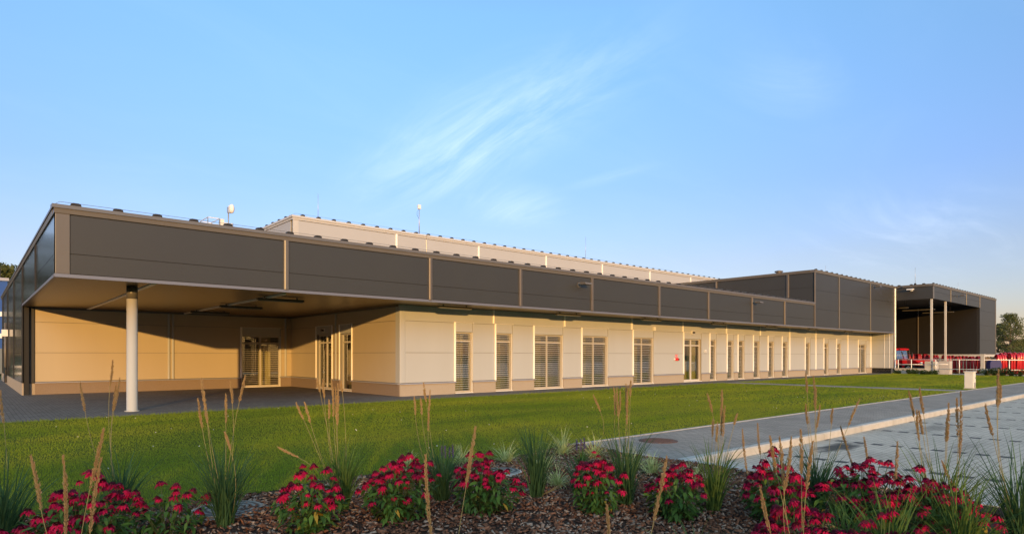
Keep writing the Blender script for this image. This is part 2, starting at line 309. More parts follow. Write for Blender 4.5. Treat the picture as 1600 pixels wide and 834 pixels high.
    ad = n.new('ShaderNodeMath'); ad.operation = 'MULTIPLY_ADD'; ad.use_clamp = True; ad.inputs[1].default_value = 0.6; ad.inputs[2].default_value = 0.03; l.new(fr.outputs[0], ad.inputs[0]); l.new(ad.outputs[0], ms.inputs[0]); l.new(tr.outputs[0], ms.inputs[1]); l.new(gl.outputs[0], ms.inputs[2]); l.new(ms.outputs[0], o.inputs[0])
    MATS['glass'] = m
    # concentric rings of the round cover
    m = mat('ringed_concrete', (0.30, 0.29, 0.27), 0.85, 0.2); n, l, b = nodes_of(m)
    t = n.new('ShaderNodeTexCoord'); w = n.new('ShaderNodeTexWave'); w.wave_type = 'RINGS'; w.rings_direction = 'Z'; w.inputs['Scale'].default_value = 4.5; w.inputs['Distortion'].default_value = 1.2; w.inputs['Detail'].default_value = 3
    l.new(t.outputs['Object'], w.inputs['Vector']); r = n.new('ShaderNodeValToRGB'); r.color_ramp.elements[0].color = (0.07, 0.065, 0.058, 1); r.color_ramp.elements[1].color = (0.25, 0.24, 0.215, 1)
    l.new(w.outputs[1], r.inputs[0]); l.new(r.outputs[0], b.inputs['Base Color'])
    bp = n.new('ShaderNodeBump'); bp.inputs['Strength'].default_value = 0.6; bp.inputs['Distance'].default_value = 0.01; l.new(w.outputs[1], bp.inputs['Height']); l.new(bp.outputs[0], b.inputs['Normal'])
special_materials()
def vary_by_object(name, lo, hi, col):
    """older, fading flower heads: each object leans towards another colour by its own random amount"""
    n, l, b = nodes_of(MATS[name]); src = b.inputs['Base Color'].links[0].from_socket
    oi = n.new('ShaderNodeObjectInfo'); mr = n.new('ShaderNodeMapRange'); mr.inputs['From Min'].default_value = lo; mr.inputs['From Max'].default_value = hi; mr.inputs['To Max'].default_value = 0.85
    mx = n.new('ShaderNodeMix'); mx.data_type = 'RGBA'; mx.inputs[7].default_value = (*col, 1)
    l.new(oi.outputs['Random'], mr.inputs['Value']); l.new(mr.outputs[0], mx.inputs[0]); l.new(src, mx.inputs[6]); l.new(mx.outputs[2], b.inputs['Base Color'])
vary_by_object('petal', 0.72, 1.05, (0.19, 0.008, 0.035))

# ------------------------------------------------------------------ helpers
def tag(o, label=None, cat=None, group=None, kind=None):
    if label: o['label'] = label
    if cat: o['category'] = cat
    if group: o['group'] = group
    if kind: o['kind'] = kind
    return o
def thing(name, label, cat, loc=(0, 0, 0), rz=0.0, group=None):
    o = bpy.data.objects.new(name, None); COL.objects.link(o); o.location = loc; o.rotation_euler = (0, 0, rz); o.empty_display_size = 0.2
    return tag(o, label, cat, group, 'thing')
def wloc(o):
    v = Vector((0, 0, 0))
    while o is not None: v = v + o.location; o = o.parent
    return v
class MB:
    """collects shapes (world coordinates for fixed things, local ones for movable things) and links them as ONE mesh object"""
    def __init__(s): s.v, s.f, s.n = [], [], 0
    def add(s, v, f):
        s.v.append(np.asarray(v, float).reshape(-1, 3)); s.f += [tuple(i+s.n for i in q) for q in f]; s.n += len(s.v[-1]); return s
    def box(s, x0, y0, z0, x1, y1, z1):
        v = [(x, y, z) for z in (z0, z1) for y in (y0, y1) for x in (x0, x1)]
        return s.add(v, [(0, 2, 3, 1), (4, 5, 7, 6), (0, 1, 5, 4), (2, 6, 7, 3), (0, 4, 6, 2), (1, 3, 7, 5)])
    def prism(s, pts, axis, a, b):
        """polygon pts (2-D) extruded along axis from a to b; axis 'x': pts=(y,z), 'y': (x,z), 'z': (x,y)"""
        k = {'x': lambda p, t: (t, p[0], p[1]), 'y': lambda p, t: (p[0], t, p[1]), 'z': lambda p, t: (p[0], p[1], t)}[axis]
        n = len(pts); v = [k(p, a) for p in pts] + [k(p, b) for p in pts]
        return s.add(v, [tuple(range(n))[::-1], tuple(range(n, 2*n))] + [(i, (i+1) % n, n+(i+1) % n, n+i) for i in range(n)])
    def tube(s, pts, r, n=8, cap=True):
        pts = [Vector(p) for p in pts]; rr = r if isinstance(r, (list, tuple)) else [r]*len(pts); v = []
        for i, p in enumerate(pts):
            d = (pts[min(i+1, len(pts)-1)] - pts[max(i-1, 0)]).normalized()
            u = d.cross(Vector((0, 0, 1)) if abs(d.z) < .95 else Vector((1, 0, 0))).normalized(); w = d.cross(u)
            for k in range(n):
                a = 2*math.pi*k/n; v.append(p + (u*math.cos(a) + w*math.sin(a))*rr[i])
        f = [(i*n+k, i*n+(k+1) % n, (i+1)*n+(k+1) % n, (i+1)*n+k) for i in range(len(pts)-1) for k in range(n)]
        if cap: f += [tuple(range(n))[::-1], tuple(range((len(pts)-1)*n, len(pts)*n))]
        return s.add([tuple(q) for q in v], f)
    def lathe(s, prof, c=(0, 0, 0), n=24):
        v = [(c[0]+r*math.cos(2*math.pi*k/n), c[1]+r*math.sin(2*math.pi*k/n), c[2]+z) for r, z in prof for k in range(n)]
        f = [(i*n+k, i*n+(k+1) % n, (i+1)*n+(k+1) % n, (i+1)*n+k) for i in range(len(prof)-1) for k in range(n)]
        return s.add(v, f + [tuple(range(n))[::-1], tuple(range((len(prof)-1)*n, len(prof)*n))])
    def build(s, name, m, parent=None, smooth=False, bevel=0.0):
        me = bpy.data.meshes.new(name)
        V = np.concatenate(s.v) if s.v else np.zeros((0, 3))
        if parent is not None: V = V - np.array(wloc(parent))
        me.from_pydata(V.tolist(), [], s.f); me.update()
        me.materials.append(MATS[m])
        if smooth: me.polygons.foreach_set('use_smooth', [True]*len(me.polygons))
        o = bpy.data.objects.new(name, me); COL.objects.link(o)
        if parent is not None: o.parent = parent
        if bevel > 0:
            b = o.modifiers.new('edge', 'BEVEL'); b.width = bevel; b.segments = 2; b.limit_method = 'ANGLE'
        return o
def big_mesh(name, V, loops, start, total, mats, parent=None, midx=None):
    me = bpy.data.meshes.new(name)
    me.vertices.add(len(V)); me.vertices.foreach_set('co', np.asarray(V, np.float32).ravel())
    me.loops.add(len(loops)); me.loops.foreach_set('vertex_index', np.asarray(loops, np.int32))
    me.polygons.add(len(start)); me.polygons.foreach_set('loop_start', np.asarray(start, np.int32))
    for m in mats: me.materials.append(MATS[m])
    if midx is not None: me.polygons.foreach_set('material_index', np.asarray(midx, np.int32))
    me.update(calc_edges=True); me.validate()
    o = bpy.data.objects.new(name, me); COL.objects.link(o)
    if parent is not None: o.parent = parent
    return o
def quads_mesh(name, Q, mats, parent=None, midx=None):
    """Q: (n,k,3) separate polygons of k corners"""
    n, k = Q.shape[0], Q.shape[1]
    return big_mesh(name, Q.reshape(-1, 3), np.arange(n*k), np.arange(n)*k, np.full(n, k), mats, parent, midx)
def copy_tree(o, parent=None):
    c = o.copy(); COL.objects.link(c)
    if parent is not None: c.parent = parent
    for ch in list(o.children): copy_tree(ch, c)
    return c
CY, SY = math.cos(YAW), math.sin(YAW)
def ground_at(px, py, h=1.6):
    z = h*972/(py-555); r = (px-800)/972*z; return CY*r+SY*z, -SY*r+CY*z
def point_at(px, py, z):
    r = (px-800)/972*z; return Vector((CY*r+SY*z, -SY*r+CY*z, 1.6+(555-py)/972*z))
def depth(x, y): return SY*x+CY*y
def xon(px, Y):
    t = (px-800)/972; z = Y/(CY-SY*t); return z*(CY*t+SY)
def yon(px, X):
    t = (px-800)/972; z = X/(CY*t+SY); return z*(CY-SY*t)

# ------------------------------------------------------------------ ground, lawn, paving, road
def sheet(name, rects, z, m, kind='structure'):
    b = MB()
    for (x0, y0, x1, y1) in rects: b.add([(x0, y0, z), (x1, y0, z), (x1, y1, z), (x0, y1, z)], [(0, 1, 2, 3)])
    return tag(b.build(name, m), kind=kind)
sheet('ground', [(-3000, -3000, 3000, 3000)], -0.16, 'far_ground')
YL, YW = 7.7, 19.05       # lawn between the walk and the paving along the wall
BEDX = 8.15
lawn_rects = [(-60, 7.45, BEDX, YW), (BEDX, YL, 32.95, YW), (34.5, YL, 61.75, YW), (61.75, YL, 62.0, 15.9)]
sheet('lawn', lawn_rects, 0.0, 'lawn_soil')
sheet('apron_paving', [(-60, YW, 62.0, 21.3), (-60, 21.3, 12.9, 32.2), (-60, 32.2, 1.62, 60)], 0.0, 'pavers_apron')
sheet('footpath', [(32.95, YL, 34.5, YW)], 0.004, 'pavers_dark')
sheet('pavement', [(BEDX, 5.5, 140, YL-.06)], 0.004, 'pavers_dark')
sheet('road', [(BEDX+.12, -60, 200, 5.36)], -0.115, 'pavers_light')
b = MB()      # kerb stones, one metre each
x = BEDX
while x < 140:
    b.prism([(5.352, -0.16), (5.50, -0.16), (5.50, 0.022), (5.375, 0.022), (5.352, 0.0)], 'x', x+.003, x+.997); x += 1.0
y = 5.35
while y > -12:
    b.prism([(BEDX-.03, -0.16), (BEDX+.12, -0.16), (BEDX+.12, 0.0), (BEDX+.10, 0.022), (BEDX-.03, 0.022)], 'y', y-.997, y-.003); y -= 1.0
tag(b.build('kerb', 'kerb_concrete'), kind='structure')
b = MB()      # thin edging stones between walk, lawn and bed
x = BEDX-.06
while x < 62:
    b.box(x+.003, YL-.06, -0.1, x+.997, YL, 0.02); x += 1.0
y = 5.5
while y < YL-.07:
    b.box(BEDX-.06, y+.003, -0.1, BEDX, min(y+.8, YL-.06)-.003, 0.02); y += .8
tag(b.build('edging_stones', 'edging'), kind='structure')
sheet('yard_paving', [(62.0, 5.5+2.2, 200, 60)], -0.09, 'concrete')

# ------------------------------------------------------------------ office building
def strip(bd, m, x, y, z0, z1, w, d, face, name='joint_strip'):
    """rounded cover strip on a facade; face 'y' (facing -Y) or 'x' (facing -X)"""
    n = 8; pts = []
    for i in range(n+1):
        a = math.pi*i/n; c, s_ = math.cos(a), math.sin(a)
        c = math.copysign(abs(c)**0.7, c); s_ = s_**0.7
        pts.append((x - c*w/2, y - s_*d) if face == 'y' else (x - s_*d, y + c*w/2))
    return MB().prism(pts, 'z', z0, z1).build(name, m, bd, smooth=False)
def panels(bd, m, face, a0, a1, fixed, zs, gap=0.018, th=0.03, name='wall_panel', back='groove_light', backth=0.03):
    """flat cladding panels split at heights zs with thin dark joints, on a backing"""
    b = MB()
    for z0, z1 in zip(zs[:-1], zs[1:]):
        if face == 'y': b.box(a0, fixed, z0+gap/2, a1, fixed+th, z1-gap/2)
        else: b.box(fixed, a0, z0+gap/2, fixed+th, a1, z1-gap/2)
    return b.build(name, m, bd)

office = thing('office_building', 'long low pale office building with a dark grey fascia and a covered corner carport', 'building', (1.65, 19.3, 0))
WY, FY, X0, XR, XE = 21.1, 19.3, 1.65, 12.65, 62.0
BY = 31.9
ZF0, ZF1 = 3.58, 5.4
PROTO = {}
def make_window(bd, c0, c1, fixed, face, z0, z1, mull, transom=2.2, blind=True, sill=True, door=False, slat=.06):
    """window set back in its opening: frame > sub-parts pane, blind; c0..c1 along the wall"""
    fr = MB(); t = 0.06; dpt = 0.07
    def bx(b, a0, d0, za, a1, d1, zb):
        if face == 'y': b.box(a0, fixed+d0, za, a1, fixed+d1, zb)
        else: b.box(fixed+d0, a0, za, fixed+d1, a1, zb)
    D = 0.13
    bx(fr, c0, D, z0, c0+t, D+dpt, z1); bx(fr, c1-t, D, z0, c1, D+dpt, z1); bx(fr, c0+t, D, z1-t, c1-t, D+dpt, z1); bx(fr, c0+t, D, z0, c1-t, D+dpt, z0+(.10 if door else t))
    bx(fr, c0+t, D, transom-.04, c1-t, D+dpt, transom+.04)
    if mull:
        cm = (c0+c1)/2; hw = .06 if door else .04
        bx(fr, cm-hw, D, z0+(.10 if door else t), cm+hw, D+dpt, transom-.04); bx(fr, cm-hw, D, transom+.04, cm+hw, D+dpt, z1-t)
    w = fr.build('door' if door else 'window', 'frame_cream', bd, bevel=0.006)
    g = MB(); bx(g, c0+t*.8, D+.035, z0+t*.8, c1-t*.8, D+.041, z1-t*.8); gp = g.build('pane', 'glass', w)
    gp.data.transform(Matrix.Identity(4))
    if blind:
        s_ = MB(); z = z0+.06; ya = 0.02; wd = slat; a = math.radians(14)
        while z < z1-.05:
            da, dz = wd/2*math.cos(a), wd/2*math.sin(a); yc = ya+.045
            for (pts) in ([(yc-da, z-dz), (yc, z+.006), (yc+da, z+dz), (yc+da, z+dz+.004), (yc, z+.011), (yc-da, z-dz+.004)],):
                if face == 'y': s_.prism([(fixed+p, q) for p, q in pts], 'x', c0+.02, c1-.02)
                else: s_.prism([(fixed+p, q) for p, q in pts], 'y', c0+.02, c1-.02)
            z += .094
        s_.build('blind', 'slat_metal', w)
        for a_ in (c0+.018, c1-.018):
            gr = MB(); bx(gr, a_-.014, .035, z0, a_+.014, .085, z1); gr.build('blind_rail', 'trim_light', w)
    return w
front_win = [(15.29, 16.24, 0), (17.48, 18.49, 0), (19.8, 21.75, 1), (23.08, 25.1, 1), (27.18, 29.05, 1), (34.85, 35.63, 0), (36.9, 37.75, 0), (38.27, 39.15, 0),
             (40.31, 41.22, 0), (42.39, 43.30, 0), (44.51, 45.44, 0), (48.29, 49.2, 0), (51.66, 52.6, 0), (54.16, 55.1, 0), (58.83, 60.7, 1)]
door_op = (31.98, 33.9)
openings = sorted([(a, c, m, False) for a, c, m in front_win] + [(door_op[0], door_op[1], 1, True)])
ZT, ZL, PL = 2.58, 2.98, 0.46
def wall_run(bd, face, fixed, a0, a1, ops, ztop=ZF0, clad='cladding_light'):
    seg = a0; solid = []
    for o in ops: solid.append((seg, o[0])); seg = o[1]
    solid.append((seg, a1))
    for i, (p, q) in enumerate(solid):
        panels(bd, clad, face, p, q, fixed, [PL+.06, 1.71, 2.96, ztop])
        bk = MB(); pl = MB(); sl = MB(); e0 = 0.0; e1 = 0.0
        if face == 'y':
            bk.box(p+.002, fixed+.031, 0.0, q-.002, fixed+.28, ztop); pl.box(p, fixed-.02, -.05, q, fixed+.026, PL)
            sl.prism([(fixed-.075, PL+.003), (fixed+.024, PL+.003), (fixed+.024, PL+.057), (fixed-.07, PL+.03)], 'x', p-.03*(i > 0), q+.03*(i < len(solid)-1))
        else:
            bk.box(fixed+.031, p+.002, 0.0, fixed+.28, q-.002, ztop); pl.box(fixed-.02, p, -.05, fixed+.026, q, PL)
            sl.prism([(fixed-.075, PL+.003), (fixed+.024, PL+.003), (fixed+.024, PL+.057), (fixed-.07, PL+.03)], 'y', p-.03*(i > 0), q+.03*(i < len(solid)-1))
        bk.build('wall_core', 'groove_light', bd); pl.build('plinth', 'plinth' if clad == 'cladding_light' else 'plinth_shaded', bd); sl.build('sill_flashing', 'sill_metal', bd)
    for (p, q, mull, isdoor) in ops:
        panels(bd, clad, face, p, q, fixed, [ZL+.02, ztop])
        bk = MB(); lp = MB(); tr = MB()
        lt = ZL if not isdoor else ZT+.02
        if face == 'y':
            bk.box(p, fixed+.031, ZT+.003, q, fixed+.28, ztop); lp.box(p+.03, fixed+.004, ZT+.003, q-.03, fixed+.030, ZL)
            tr.box(p-.04, fixed-.035, ZL, q+.04, fixed+.003, ZL+.018)
            rv = MB().box(q-.004, fixed+.031, 0.03, q-.001, fixed+.2, ZT); rs = MB().box(p+.01, fixed-.03, 0.012, q-.01, fixed+.13, 0.045)
        else:
            bk.box(fixed+.031, p, ZT+.003, fixed+.28, q, ztop); lp.box(fixed+.004, p+.03, ZT+.003, fixed+.030, q-.03, ZL)
            tr.box(fixed-.035, p-.04, ZL, fixed+.003, q+.04, ZL+.018)
            rv = MB().box(fixed+.031, p+.001, 0.03, fixed+.2, p+.004, ZT); rs = MB().box(fixed-.03, p+.01, 0.012, fixed+.13, q-.01, 0.045)
        bk.build('wall_core', 'groove_light', bd); lp.build('lintel_panel', 'cladding_light', bd); tr.build('lintel_trim', 'trim_light', bd)
        rv.build('reveal', 'cladding_warm_lit', bd); rs.build('threshold', 'trim_light', bd)
        if face == 'y':
            strip(bd, 'strip_light', p-.005, fixed, PL+.06, ZL, .09, .05, 'y', 'edge_strip'); strip(bd, 'cladding_light', q+.005, fixed, PL+.06, ZL, .04, .02, 'y', 'edge_strip')
        else:
            strip(bd, 'strip_light', fixed, p-.005, PL+.06, ZL, .07, .045, 'x', 'edge_strip'); strip(bd, 'strip_light', fixed, q+.005, PL+.06, ZL, .07, .045, 'x', 'edge_strip')
        w = make_window(bd, p, q, fixed, face, 0.05, ZT, mull, door=isdoor, blind=not isdoor and clad == 'cladding_light' or face == 'y' and not isdoor, slat=.048 if clad == 'cladding_light' else .026)
        if isdoor:
            h = MB(); cm = (p+q)/2
            h.tube([(cm+.08, fixed+.13, 1.12), (cm+.08, fixed+.07, 1.12), (cm+.20, fixed+.07, 1.12)], .012, 6); h.build('handle', 'galvanised', w, smooth=True)
wall_run(office, 'y', WY, XR+.0, XE, openings)
side_ops = [(25.1, 26.3, 0, False), (27.06, 28.8, 1, False)]
wall_run(office, 'x', XR, WY+.03, BY, [(a, c, m, False) for a, c, m, _ in side_ops], clad='cladding_warm_lit')
back_ops = [(10.15, 12.1, 1, False)]
wall_run(office, 'y', BY, 2.05, XR, back_ops, clad='cladding_warm_lit')
# corner covers and wall joints
strip(office, 'cladding_light', XR+.12, WY+.0, PL+.06, ZF0, .26, .022, 'y', 'corner_trim')
MB().box(XR-.012, WY-.012, PL+.06, XR+.02, WY+.3, ZF0).build('corner_trim', 'cladding_light', office)
for p in (17.37, 21.84, 27.06, 31.90, 36.82, 41.27, 45.7, 50.17, 56.5): strip(office, 'strip_light', p, WY, (ZL+.02 if any(a-.15 < p < c+.15 for a, c, _, _ in openings) else PL+.06), ZF0-.002, .10, .055, 'y')
for p in (6.95, 7.12, 12.35): strip(office, 'cladding_light', p, BY, PL+.06, ZF0-.002, .10, .05, 'y')
for p in (26.68,): strip(office, 'cladding_light', XR, p, PL+.06, ZF0-.002, .12, .05, 'x')
# return wall at the far end (faces -X), on a set-back plinth
panels(office, 'cladding_light', 'x', FY+.06, WY+.0, XE, [PL, 1.75, 2.96, ZF0-.01], name='wall_panel')
MB().box(XE+.031, FY+.06, PL, XE+.26, WY+.2, ZF0-.01).build('wall_core', 'groove_light', office)
MB().box(XE+.10, FY+.1, -.1, XE+.24, WY+.2, PL-.002).build('plinth', 'plinth', office)
for p in (FY+.35, FY+.75): strip(office, 'trim_light', XE, p, PL, ZF0-.012, .05, .02, 'x')
strip(office, 'strip_light', XE-.25, WY, PL+.06, ZF0-.002, .12, .06, 'y')
# interior rooms seen through the glass
b = MB(); b.box(13.2, 24.6, 0.0, XE, 24.7, 3.3); b.build('interior_wall', 'interior', office)
b = MB(); b.box(13.0, WY+.3, 3.0, XE-.3, 24.59, 3.05); b.build('interior_ceiling', 'interior', office)
b = MB(); b.box(13.0, WY+.29, 0.005, XE-.3, 24.59, 0.02); b.build('interior_floor', 'interior_dark', office)
b = MB()
for px in (18.95, 22.4, 26.1, 30.3, 34.4, 36.3, 41.8, 46.8, 50.4, 57.0): b.box(px, WY+.3, 0.02, px+.1, 24.58, 2.99)
b.build('interior_partition', 'interior', office)
b = MB(); b.box(XR+.45, 26.0, 0.02, XR+.5, 26.28, 2.5); b.box(XR+.45, 28.25, .02, XR+.5, 28.78, 2.5); b.box(XR+1.9, WY+.5, 0.02, XR+2.0, BY-.1, 3.3); b.box(11.3, BY+.9, 0, 11.9, BY+1.0, 3.2); b.build('interior_screen', 'curtain', office)
def curtain(x0, x1, y, z0=0.05, z1=2.9):
    n = max(6, int((x1-x0)/.05)); v = []; f = []
    for i in range(n+1):
        t = x0+(x1-x0)*i/n; o = .03*math.sin(i*1.9)
        v += [(t, y+o, z0), (t, y+o, z1)]
        if i: f.append((2*i-2, 2*i, 2*i+1, 2*i-1))
    return MB().add(v, f).build('curtain', 'curtain', office)
for i, (a, c, m) in enumerate(front_win):
    k = (.80, .62, .46, .40, .52, .8, .55, .7, .45, .65, .8, .5, .6, .7, .9)[i]
    curtain(a+.02, a+(c-a)*k, WY+.42+.02*i)
curtain(32.95, 33.85, WY+.38); curtain(32.02, 32.95, WY+.42, .05, 1.3)  # added behind the door; their olive stands in for the reflected lawn
# fascia (front), in panels between cover strips
fs = [7.49, 12.86, 17.34, 21.81, 27.04, 31.74, 36.71, 41.08]
XB = 45.7
ed = [X0+.31] + fs + [XB]
for i in range(len(ed)-1): panels(office, 'cladding_dark', 'y', ed[i], ed[i+1], FY, [3.67, 4.18, 5.17], gap=.014, name='fascia_panel')
MB().box(X0+.04, FY+.031, 3.60, XB-.01, FY+.25, 5.3).build('fascia_core', 'groove', office)
for p in fs: strip(office, 'strip_dark' if p > 8 else 'trim_dark', p, FY, 3.66, 5.18, .17, .07, 'y')
MB().box(X0-.002, FY-.012, 3.66, X0+.30, FY+.03, 5.18).build('corner_trim', 'trim_dark', office, bevel=.01)
cp = MB(); cp.prism([(FY-.03, 5.18), (FY+.3, 5.18), (FY+.3, 5.30), (FY-.045, 5.30)], 'x', X0-.03, XB); cp.prism([(FY-.07, 5.304), (FY+.4, 5.304), (FY+.4, 5.43), (FY-.055, 5.40)], 'x', X0-.07, XB)
cp.build('roof_edge', 'trim_dark', office)
MB().prism([(FY-.03, ZF0-.01), (FY+.10, ZF0-.01), (FY+.10, 3.658), (FY-.02, 3.658)], 'x', X0-.02, XB).build('drip_edge', 'drip_metal', office)
# left side (faces -X): glossy dark panels, closed to the ground behind the carport
sd = [19.6, 25.3, 31.7, 38.0, 44.2, 50.4, 52.0]
for i in range(len(sd)-1):
    zs = [3.67, 4.18, 5.17] if sd[i] < 31 else [.5, 1.7, 3.67, 4.4, 5.17]
    panels(office, 'cladding_gloss', 'x', sd[i]+.01, sd[i+1]-.01, X0, zs, gap=.012, name='side_panel')
    if i: strip(office, 'groove', X0, sd[i], zs[0], 5.18, .14, .035, 'x')
MB().box(X0+.031, 19.56, 3.6, X0+.2, 31.7, 5.3).box(X0+.031, 31.7, 0, X0+.2, 52, 5.3).build('side_core', 'groove', office)
cp = MB(); cp.prism([(X0-.03, 5.18), (X0+.3, 5.18), (X0+.3, 5.30), (X0-.045, 5.30)], 'y', FY+.31, 52); cp.prism([(X0-.07, 5.304), (X0+.4, 5.304), (X0+.4, 5.43), (X0-.055, 5.40)], 'y', FY+.41, 52)
cp.build('roof_edge', 'trim_dark', office)
MB().prism([(X0-.03, ZF0-.01), (X0+.10, ZF0-.01), (X0+.10, 3.658), (X0-.02, 3.658)], 'y', FY+.11, 31.65).build('drip_edge', 'drip_metal', office)
MB().box(X0-.02, 31.72, -.05, X0+.03, 52, .48).box(X0+.031, BY-.02, -.05, 2.05, BY+.2, .46).build('plinth', 'plinth', office)
MB().box(X0+.001, BY-.05, .47, 2.04, BY+.25, ZF0-.012).build('corner_pillar', 'cladding_dark', office, bevel=.01)
MB().box(X0+.05, 51.8, 0, 12.6, 52.0, 5.3).build('rear_wall', 'cladding_dark', office)
# soffit, roof
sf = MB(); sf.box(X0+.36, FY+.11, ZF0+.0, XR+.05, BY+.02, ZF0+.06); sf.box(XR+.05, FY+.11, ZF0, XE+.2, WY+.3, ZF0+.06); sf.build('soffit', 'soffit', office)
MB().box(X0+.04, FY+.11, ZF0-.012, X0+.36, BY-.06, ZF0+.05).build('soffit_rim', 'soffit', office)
b = MB(); b.box(3.80, FY+.12, ZF0-.03, 3.92, BY-.02, ZF0-.002); b.build('soffit_joint', 'trim_light', office)
b = MB(); b.box(7.56, FY+.4, ZF0-.06, 7.64, BY-.02, ZF0-.002); b.build('cable_tray', 'trim_light', office)
b = MB(); b.box(2.05, BY-.05, ZF0-.08, XR, BY-.001, ZF0-.002); b.box(XR-.05, WY+.1, ZF0-.08, XR-.001, BY-.06, ZF0-.002); b.build('soffit_edge', 'trim_dark', office)
MB().box(X0+.2, FY+.3, 5.28, 12.9, 51.9, 5.34).box(12.9, FY+.3, 5.28, XB, 32.4, 5.34).build('roof', 'roof_dark', office)
b = MB(); b.lathe([(.19, 0.0), (.19, .02), (.14, .03), (.14, ZF0-.36)], (3.55, 20.65, 0), 32); b.build('column', 'column_paint', office, smooth=False)
cc = MB(); cc.lathe([(.142, ZF0-.36), (.142, ZF0-.002)], (3.55, 20.65, 0), 32); cc.build('column_collar', 'trim_dark', office)
for o in office.children:
    if o.name.startswith('column'):
        for p in o.data.polygons: p.use_smooth = abs(p.normal.z) < .3
b = MB(); b.tube([(X0-.09, 44.4, .1), (X0-.09, 44.4, 3.4)], .06, 10); b.build('downpipe', 'trim_dark', office, smooth=True)

def clamps(bd, pts, z, wirepath=None, axis='x', size=1.0):
    """black holders of the lightning wire along a roof edge"""
    me = None
    for (x, y) in pts:
        if me is None:
            k = MB(); k.prism([(-.12*size, 0), (.12*size, 0), (.105*size, .055*size), (.06*size, .075*size), (-.06*size, .075*size), (-.105*size, .055*size)], 'y' if axis == 'x' else 'x', -.06, .06)
            o = k.build('wire_holder', 'black_plastic'); me = o.data; o.parent = bd
        else:
            o = bpy.data.objects.new('wire_holder', me); COL.objects.link(o); o.parent = bd
        o.location = Vector((x, y, z)) - Vector(bd.location)
    if wirepath: MB().tube(wirepath, .006, 5).build('lightning_wire', 'wire', bd)
clamps(office, [(2.08+.925*i, FY+.07) for i in range(48) if 2.08+.925*i < XB-.4], 5.41, [(X0-.02, FY+.3, 5.43), (X0+.1, FY+.15, 5.50), (XB, FY+.15, 5.50)])

# ------------------------------------------------------------------ pale hall behind
hall = thing('storage_hall', 'tall pale hall rising behind the dark roof of the office building', 'building', (12.9, 32.3, 0))
HX0, HX1, HY0, HY1, HZ = 12.9, 100.0, 32.3, 60.0, 9.0
hs = [12.95+6.19*i for i in range(1, 9)]
he = [HX0+.3] + hs + [62.8]
for i in range(len(he)-1): panels(hall, 'cladding_hall', 'y', he[i], he[i+1], HY0, [5.0, 7.55, HZ-.24], gap=.015, name='wall_panel')
MB().box(HX0+.04, HY0+.031, 5.0, 90, HY0+.25, HZ-.05).build('wall_core', 'groove_light', hall)
MB().box(HX0-.002, HY0-.012, 5.0, HX0+.30, HY0+.03, HZ-.23).build('corner_trim', 'trim_hall', hall)
for p in hs: strip(hall, 'strip_light', p, HY0, 5.0, HZ-.23, .13, .06, 'y')
for i in range(4): panels(hall, 'cladding_hall', 'x', HY0+.33+6.8*i, HY0+.33+6.8*(i+1)-.02, HX0, [5.0, 7.55, HZ-.24], gap=.015, name='wall_panel')
MB().box(HX0+.031, HY0+.3, 5.0, HX0+.25, HY1, HZ-.05).build('wall_core', 'groove_light', hall)
cp = MB(); cp.prism([(HY0-.04, HZ-.23), (HY0+.3, HZ-.23), (HY0+.3, HZ-.12), (HY0-.04, HZ-.12)], 'x', HX0-.04, 90); cp.prism([(HY0-.08, HZ-.116), (HY0+.4, HZ-.116), (HY0+.4, HZ+.02), (HY0-.06, HZ)], 'x', HX0-.08, 90)
cp.prism([(HX0-.04, HZ-.23), (HX0+.3, HZ-.23), (HX0+.3, HZ-.12), (HX0-.04, HZ-.12)], 'y', HY0+.31, HY1); cp.prism([(HX0-.08, HZ-.116), (HX0+.4, HZ-.116), (HX0+.4, HZ+.02), (HX0-.06, HZ)], 'y', HY0+.41, HY1)
cp.build('roof_edge', 'trim_hall', hall)
MB().box(HX0+.3, HY0+.3, HZ-.2, 90, HY1, HZ-.1).box(13, HY1-.1, 0, 90, HY1, HZ-.2).build('roof', 'roof_dark', hall)
clamps(hall, [(13.43+.885*i, HY0+.02) for i in range(54)], HZ+.01, [(HX0, HY0+.2, HZ+.03), (HX0+.2, HY0+.1, HZ+.13), (62, HY0+.1, HZ+.13)])
clamps(hall, [(HX0+.02, HY0+1.0+.95*i) for i in range(14)], HZ+.01, None, 'y')

# ------------------------------------------------------------------ dark taller block at the far end
wing = thing('warehouse_wing', 'dark grey taller block rising flush with the fascia at the far end', 'building', (XB, FY, 0))
WZ, WX1, WYB = 7.75, 62.3, 33.0
we = [XB+.04, 50.02, 56.42, WX1-.14]
for i in range(3): panels(wing, 'cladding_dark', 'y', we[i], we[i+1], FY-.004, [3.67, 4.95, 6.3, WZ-.2], gap=.014, name='fascia_panel')
MB().box(XB+.04, FY+.031, 3.6, WX1-.02, FY+.25, WZ-.1).build('fascia_core', 'groove', wing)
for p in we[1:3]: strip(wing, 'trim_dark', p, FY-.004, 3.66, WZ-.2, .10, .045, 'y')
strip(wing, 'strip_dark', XB, FY-.004, 3.66, WZ-.2, .14, .07, 'y')
strip(wing, 'strip_light', WX1-.08, FY-.02, -.05, WZ-.2, .2, .08, 'y', 'corner_trim')
MB().prism([(FY-.034, ZF0-.01), (FY+.10, ZF0-.01), (FY+.10, 3.658), (FY-.024, 3.658)], 'x', XB, WX1).build('drip_edge', 'drip_metal', wing)
for y0, y1 in ((FY+.06, 21.23), (21.23, 27.09), (27.09, WYB)): panels(wing, 'cladding_dark', 'x', y0+.01, y1-.01, XB, [5.35, 6.5, WZ-.2], gap=.014, name='side_panel')
for p in (21.23, 27.09): strip(wing, 'strip_dark', XB, p, 5.35, WZ-.2, .20, .08, 'x')
